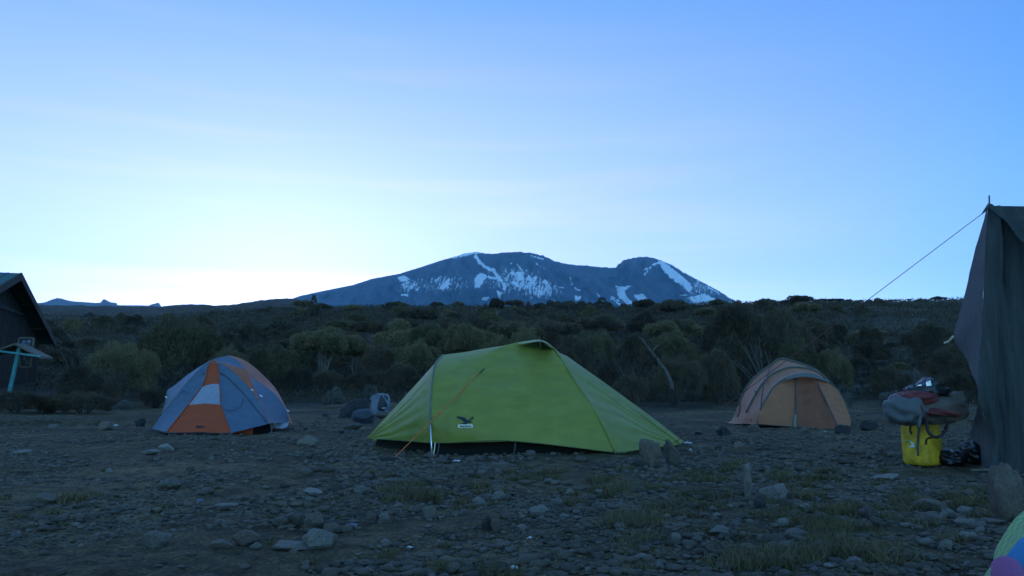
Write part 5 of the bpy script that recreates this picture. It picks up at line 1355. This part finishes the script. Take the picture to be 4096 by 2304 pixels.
def day_pack():
    b = on_ground(1500, 1678); d = b[1]; k = d / FPX
    t = thing('backpack', b, 'white and dark backpack standing on the far gravel left of the green tent', 'backpack')
    def A(px, py, dd=0): return at(px, py, d + dd)
    build('body', *blob(A(1522, 1622, .15), (37 * k, .13, 48 * k), 5, .12, 2.6, Matrix.Rotation(math.radians(12), 4, 'Y')), M['pack_white'], t)
    build('back_panel', *blob(A(1531, 1612, .02), (17 * k, .06, 33 * k), 6, .05, 3, Matrix.Rotation(math.radians(14), 4, 'Y')), M['pack_dark'], t)
    build('base', *blob(A(1532, 1658, .12), (34 * k, .12, 12 * k), 8, .1, 2.6), M['pack_tan'], t)
    MB().tube([A(x, y, -.02) for x, y in [(1478, 1600), (1490, 1584), (1510, 1577), (1530, 1580), (1546, 1604), (1560, 1640)]], .018, 6).build('shoulder_strap', M['pack_white'], t)
    MB().tube([A(x, y, -.03) for x, y in [(1529, 1633), (1541, 1632)]], .014, 6).build('buckle', M['alu'], t)
    bb = on_ground(1452, 1680); P, F = blob(bb + np.array((0, .05, 26 * k)), (42 * k, .14, 27 * k), 15, .22, 2.3); o = build('dark_bag', P, F, M['pack_blue']); tag(recentre(o, bb), 'dark blue bag slumped between the rock and the white backpack', 'bag')
    bb = on_ground(1535, 1768); k = bb[1] / FPX; P, F = blob(bb + np.array((0, .05, .03)), (44 * k, .10, 20 * k), 16, .12, 2.4); o = build('yellow_bag', P, F, M['green_dk']); tag(recentre(o, bb), 'yellow-green bag poking out under the left tip of the green tent', 'bag')


day_pack()


def corner_cloth():
    b = at(4120, 2300, 1.95); b[2] = 0
    t = thing('cloth_bundle', b, 'bundle of green checked, blue and pink cloth cut off by the lower right corner', 'cloth')
    n = 40
    S0 = cv([(4420, 1990, 2.35), (4250, 2020, 2.3), (4120, 2070, 2.3), (4040, 2160, 2.3), (4000, 2260, 2.3), (3990, 2400, 2.3), (3985, 2500, 2.3)], n)
    S = cv([(4400, 1950, 2.08), (4220, 1975, 2.06), (4096, 2043, 2.04), (4055, 2080, 2.03), (4022, 2130, 2.02), (3990, 2180, 2.01), (3976, 2215, 2.0), (3970, 2250, 1.99), (3940, 2295, 1.98), (3915, 2360, 1.97), (3900, 2470, 1.97), (3895, 2600, 1.96)], n)
    I = cv([(4420, 2060, 1.90), (4250, 2085, 1.88), (4100, 2146, 1.86), (4070, 2170, 1.86), (4046, 2200, 1.86), (4028, 2228, 1.86), (4012, 2248, 1.87), (3990, 2300, 1.88), (3975, 2400, 1.88), (3965, 2640, 1.88)], n)
    J = cv([(4450, 2240, 1.74), (4300, 2300, 1.72), (4200, 2350, 1.72), (4150, 2420, 1.72), (4110, 2560, 1.72), (4090, 2700, 1.73)], n)
    mid = S * .5 + I * .5 + np.array((-.006, -.035, .006))
    shell('checked_cloth', [S0, S, mid, I], M['check'], t, 8, wr=.004, seed=2)
    mj = I * .5 + J * .5 + np.array((0, -.03, .01)); shell('blue_cloth', [I + np.array((0, .004, 0)), mj, J], M['c_blue'], t, 10, wr=.008, seed=6)
    P = cv([(4020, 2247, 1.80), (4030, 2290, 1.77), (4046, 2360, 1.74), (4060, 2450, 1.73)], 20); r = np.array([.004, .016, .024, .028] + [.030 + .001 * i for i in range(16)])
    V, F = tube(P, r, 18); V = V + .0018 * np.sin((V[:, 0:1] * 1.0 + V[:, 2:3] * .35) * 420) * np.array([[0, 1, 0]]); build('pink_cloth', V, F, M['c_pink'], t)


corner_cloth()


def hut():
    A = at(85, 1093, 28.0); R = at(224, 1369, 34.3); w = R[:2] - A[:2]; L = np.array((*(A[:2] - w), R[2]))
    rd = np.array((-w[1], w[0], 0.0)); rd /= np.linalg.norm(rd)
    if rd[0] > 0: rd = -rd
    b = A.copy(); b[2] = gz(A[0], A[1])
    root = thing('wooden_hut', b, 'dark wooden hut with green metal gable roof at the left edge', 'hut')
    up = np.array((0, 0, 1.0)); LEN = 9.0
    for nm, e in (('roof', L), ('roof', R)):
        P = [A, e, e + rd * LEN, A + rd * LEN]; nrm = np.cross(P[1] - P[0], P[3] - P[0]); nrm /= np.linalg.norm(nrm); nrm = nrm if nrm[2] > 0 else -nrm
        lo = [p - nrm * .10 for p in P]; V = P + lo; F = [(0, 1, 2, 3), (7, 6, 5, 4), (0, 4, 5, 1), (1, 5, 6, 2), (2, 6, 7, 3), (3, 7, 4, 0)]
        ro = build(nm, V, F, M['roof'], root, smooth=False)
        # corrugation ribs and the barge board along the rake
        mb = MB()
        if e is L:
            for s in np.arange(.4, LEN, .45): mb.tube([A + rd * s + nrm * .004, e + rd * s + nrm * .004], .018, 5)
            mb.build('roof_rib', M['roof'], ro)
        k = MB(); o = -rd * .025
        k.add([A + o + up * .02, e + o + up * .02, e + o - up * .22, A + o - up * .26, A + rd * .03 + up * .02, e + rd * .03 + up * .02, e + rd * .03 - up * .22, A + rd * .03 - up * .26], F).build('barge_board', M['wood_dark'], ro, smooth=False)
    ins = rd * .55; f = .94; Rw = A * (1 - f) + R * f; Lw = A * (1 - f) + L * f; dn = up * .16
    gl, gr = Lw + ins - dn, Rw + ins - dn; ap = A + ins - dn
    zb = min(gz(Rw[0], Rw[1]), gz(Lw[0], Lw[1])) - .4
    W = [ap, gr, np.array((gr[0], gr[1], zb)), np.array((gl[0], gl[1], zb)), gl]; Bk = [p + rd * (LEN - 1.8) for p in W]
    V = W + Bk; F = [(0, 1, 2, 3, 4), (9, 8, 7, 6, 5), (1, 6, 7, 2), (4, 3, 8, 9)]
    build('wall', V, F, M['wood_dark'], root, smooth=False)
    mb = MB(); a = np.array((*gr[:2], 0)); c = np.array((*gl[:2], 0)); N = 44
    for i in range(N):
        s = (i + .5) / N; p = gr * (1 - s) + gl * s; zt = gr[2] + (ap[2] - gr[2]) * (1 - abs(2 * s - 1)) - .05
        mb.add(*box(((p - rd * .02)[0], (p - rd * .02)[1], (zt + zb) / 2), (.04, .02, zt - zb), Matrix.Rotation(math.atan2(w[1], w[0]), 4, 'Z')))
    mb.build('batten', M['wood_dark'], root, smooth=False)
    p = gr * .5 + gl * .5; p = np.array((p[0], p[1], ap[2] - 1.05)) - rd * .035
    mb = MB().add(*box(p, (float(np.linalg.norm(gl - gr)) * .5, .05, .14), Matrix.Rotation(math.atan2(w[1], w[0]), 4, 'Z'))); mb.build('cross_beam', M['wood_dark'], root, smooth=False)
    for f_ in (.35, .7):
        q = A * (1 - f_) + R * f_ - up * .2; MB().tube([q, q + rd * 1.0], .04, 6).build('rafter_end', M['wood_dark'], root)


hut()


def sign():
    d = 24.0; k = d / FPX
    b = stand(30, d); t = thing('signpost', b, 'turquoise wooden signpost with a small gabled top in front of the hut', 'signpost')
    top = at(80, 1380, d); w = 7 * k
    for s in (1,):
        V = []
        for p in (b - np.array((0, 0, .1)), top):
            for dx, dy in ((-w, -.03), (w, -.03), (w, .03), (-w, .03)): V.append(p + np.array((dx, dy, 0)))
        build('post', V, [(0, 1, 2, 3), (7, 6, 5, 4), (0, 4, 5, 1), (1, 5, 6, 2), (2, 6, 7, 3), (3, 7, 4, 0)], M['teal'], t, smooth=False)
    pk, r, l = at(81, 1374, d), at(186, 1428, d - .1), at(-24, 1412, d + .1)
    for e in (r, l):
        V = [pk + np.array((0, y, z)) for y in (-.28, .32) for z in (0, -.06)] + [e + np.array((0, y, z)) for y in (-.28, .32) for z in (0, -.06)]
        build('small_roof', V, [(0, 2, 6, 4), (1, 5, 7, 3), (0, 4, 5, 1), (2, 3, 7, 6), (4, 6, 7, 5), (0, 1, 3, 2)], M['wood'], t, smooth=False)
    p0, p1 = at(-12, 1403, d - .32), at(160, 1425, d - .38); V = [p + np.array((0, y, z)) for p in (p0, p1) for y in (0, .04) for z in (-.028, .028)]
    build('crossbar', V, [(0, 1, 3, 2), (4, 6, 7, 5), (0, 4, 5, 1), (2, 3, 7, 6), (0, 2, 6, 4), (1, 5, 7, 3)], M['teal'], t, smooth=False)
    for nm, x0, x1, y0, y1, cols in (('board', 74, 133, 1351, 1402, ('pack_grey', 'film')), ('board', 82, 125, 1402, 1468, ('pack_dark', 'pack_white'))):
        c = at((x0 + x1) / 2, (y0 + y1) / 2, d + .4); W, H = (x1 - x0) * k, (y1 - y0) * k; q = .05
        mb = MB(); [mb.box(c + np.array(v), s_) for v, s_ in (((-W / 2, 0, 0), (q, .05, H)), ((W / 2, 0, 0), (q, .05, H)), ((0, 0, H / 2), (W - q, .05, q)), ((0, 0, -H / 2), (W - q, .05, q)))]
        f = mb.build(nm, M['wood'], t, smooth=False); MB().box(c + np.array((0, .02, 0)), (W - q, .02, H - q)).build('panel', M['pack_dark'], f, smooth=False)
        for dx, dz, s1, s2, mt in ((-.12, .1, .3, .4, 'film'), (.12, -.12, .35, .4, 'pack_grey'), (.2, .22, .25, .25, 'pack_white')): MB().box(c + np.array((W * dx, .002, H * dz)), (W * s1, .01, H * s2)).build('notice', M[mt], f, smooth=False)


sign()

# ------------------------------------------------------------------ the air between here and the far slopes
def haze():
    V, F = box((0, 3000, 1020), (26000, 22000, 2200)); V[:, 2] = np.where(V[:, 2] < 500, -60, 2300)
    o = build('haze', V, F, None, smooth=False)
    m = bpy.data.materials.new('haze'); m.use_nodes = True; nt = m.node_tree; nt.nodes.remove(nt.nodes['Principled BSDF'])
    v = nt.nodes.new('ShaderNodeVolumePrincipled'); v.inputs['Color'].default_value = (.32, .70, 1.0, 1); v.inputs['Density'].default_value = 5.0e-5; v.inputs['Anisotropy'].default_value = 0.0
    nt.links.new(v.outputs[0], nt.nodes['Material Output'].inputs['Volume'])
    o.data.materials.append(m); tag(o, 'thin blue mountain haze', 'haze', kind='stuff')


haze()
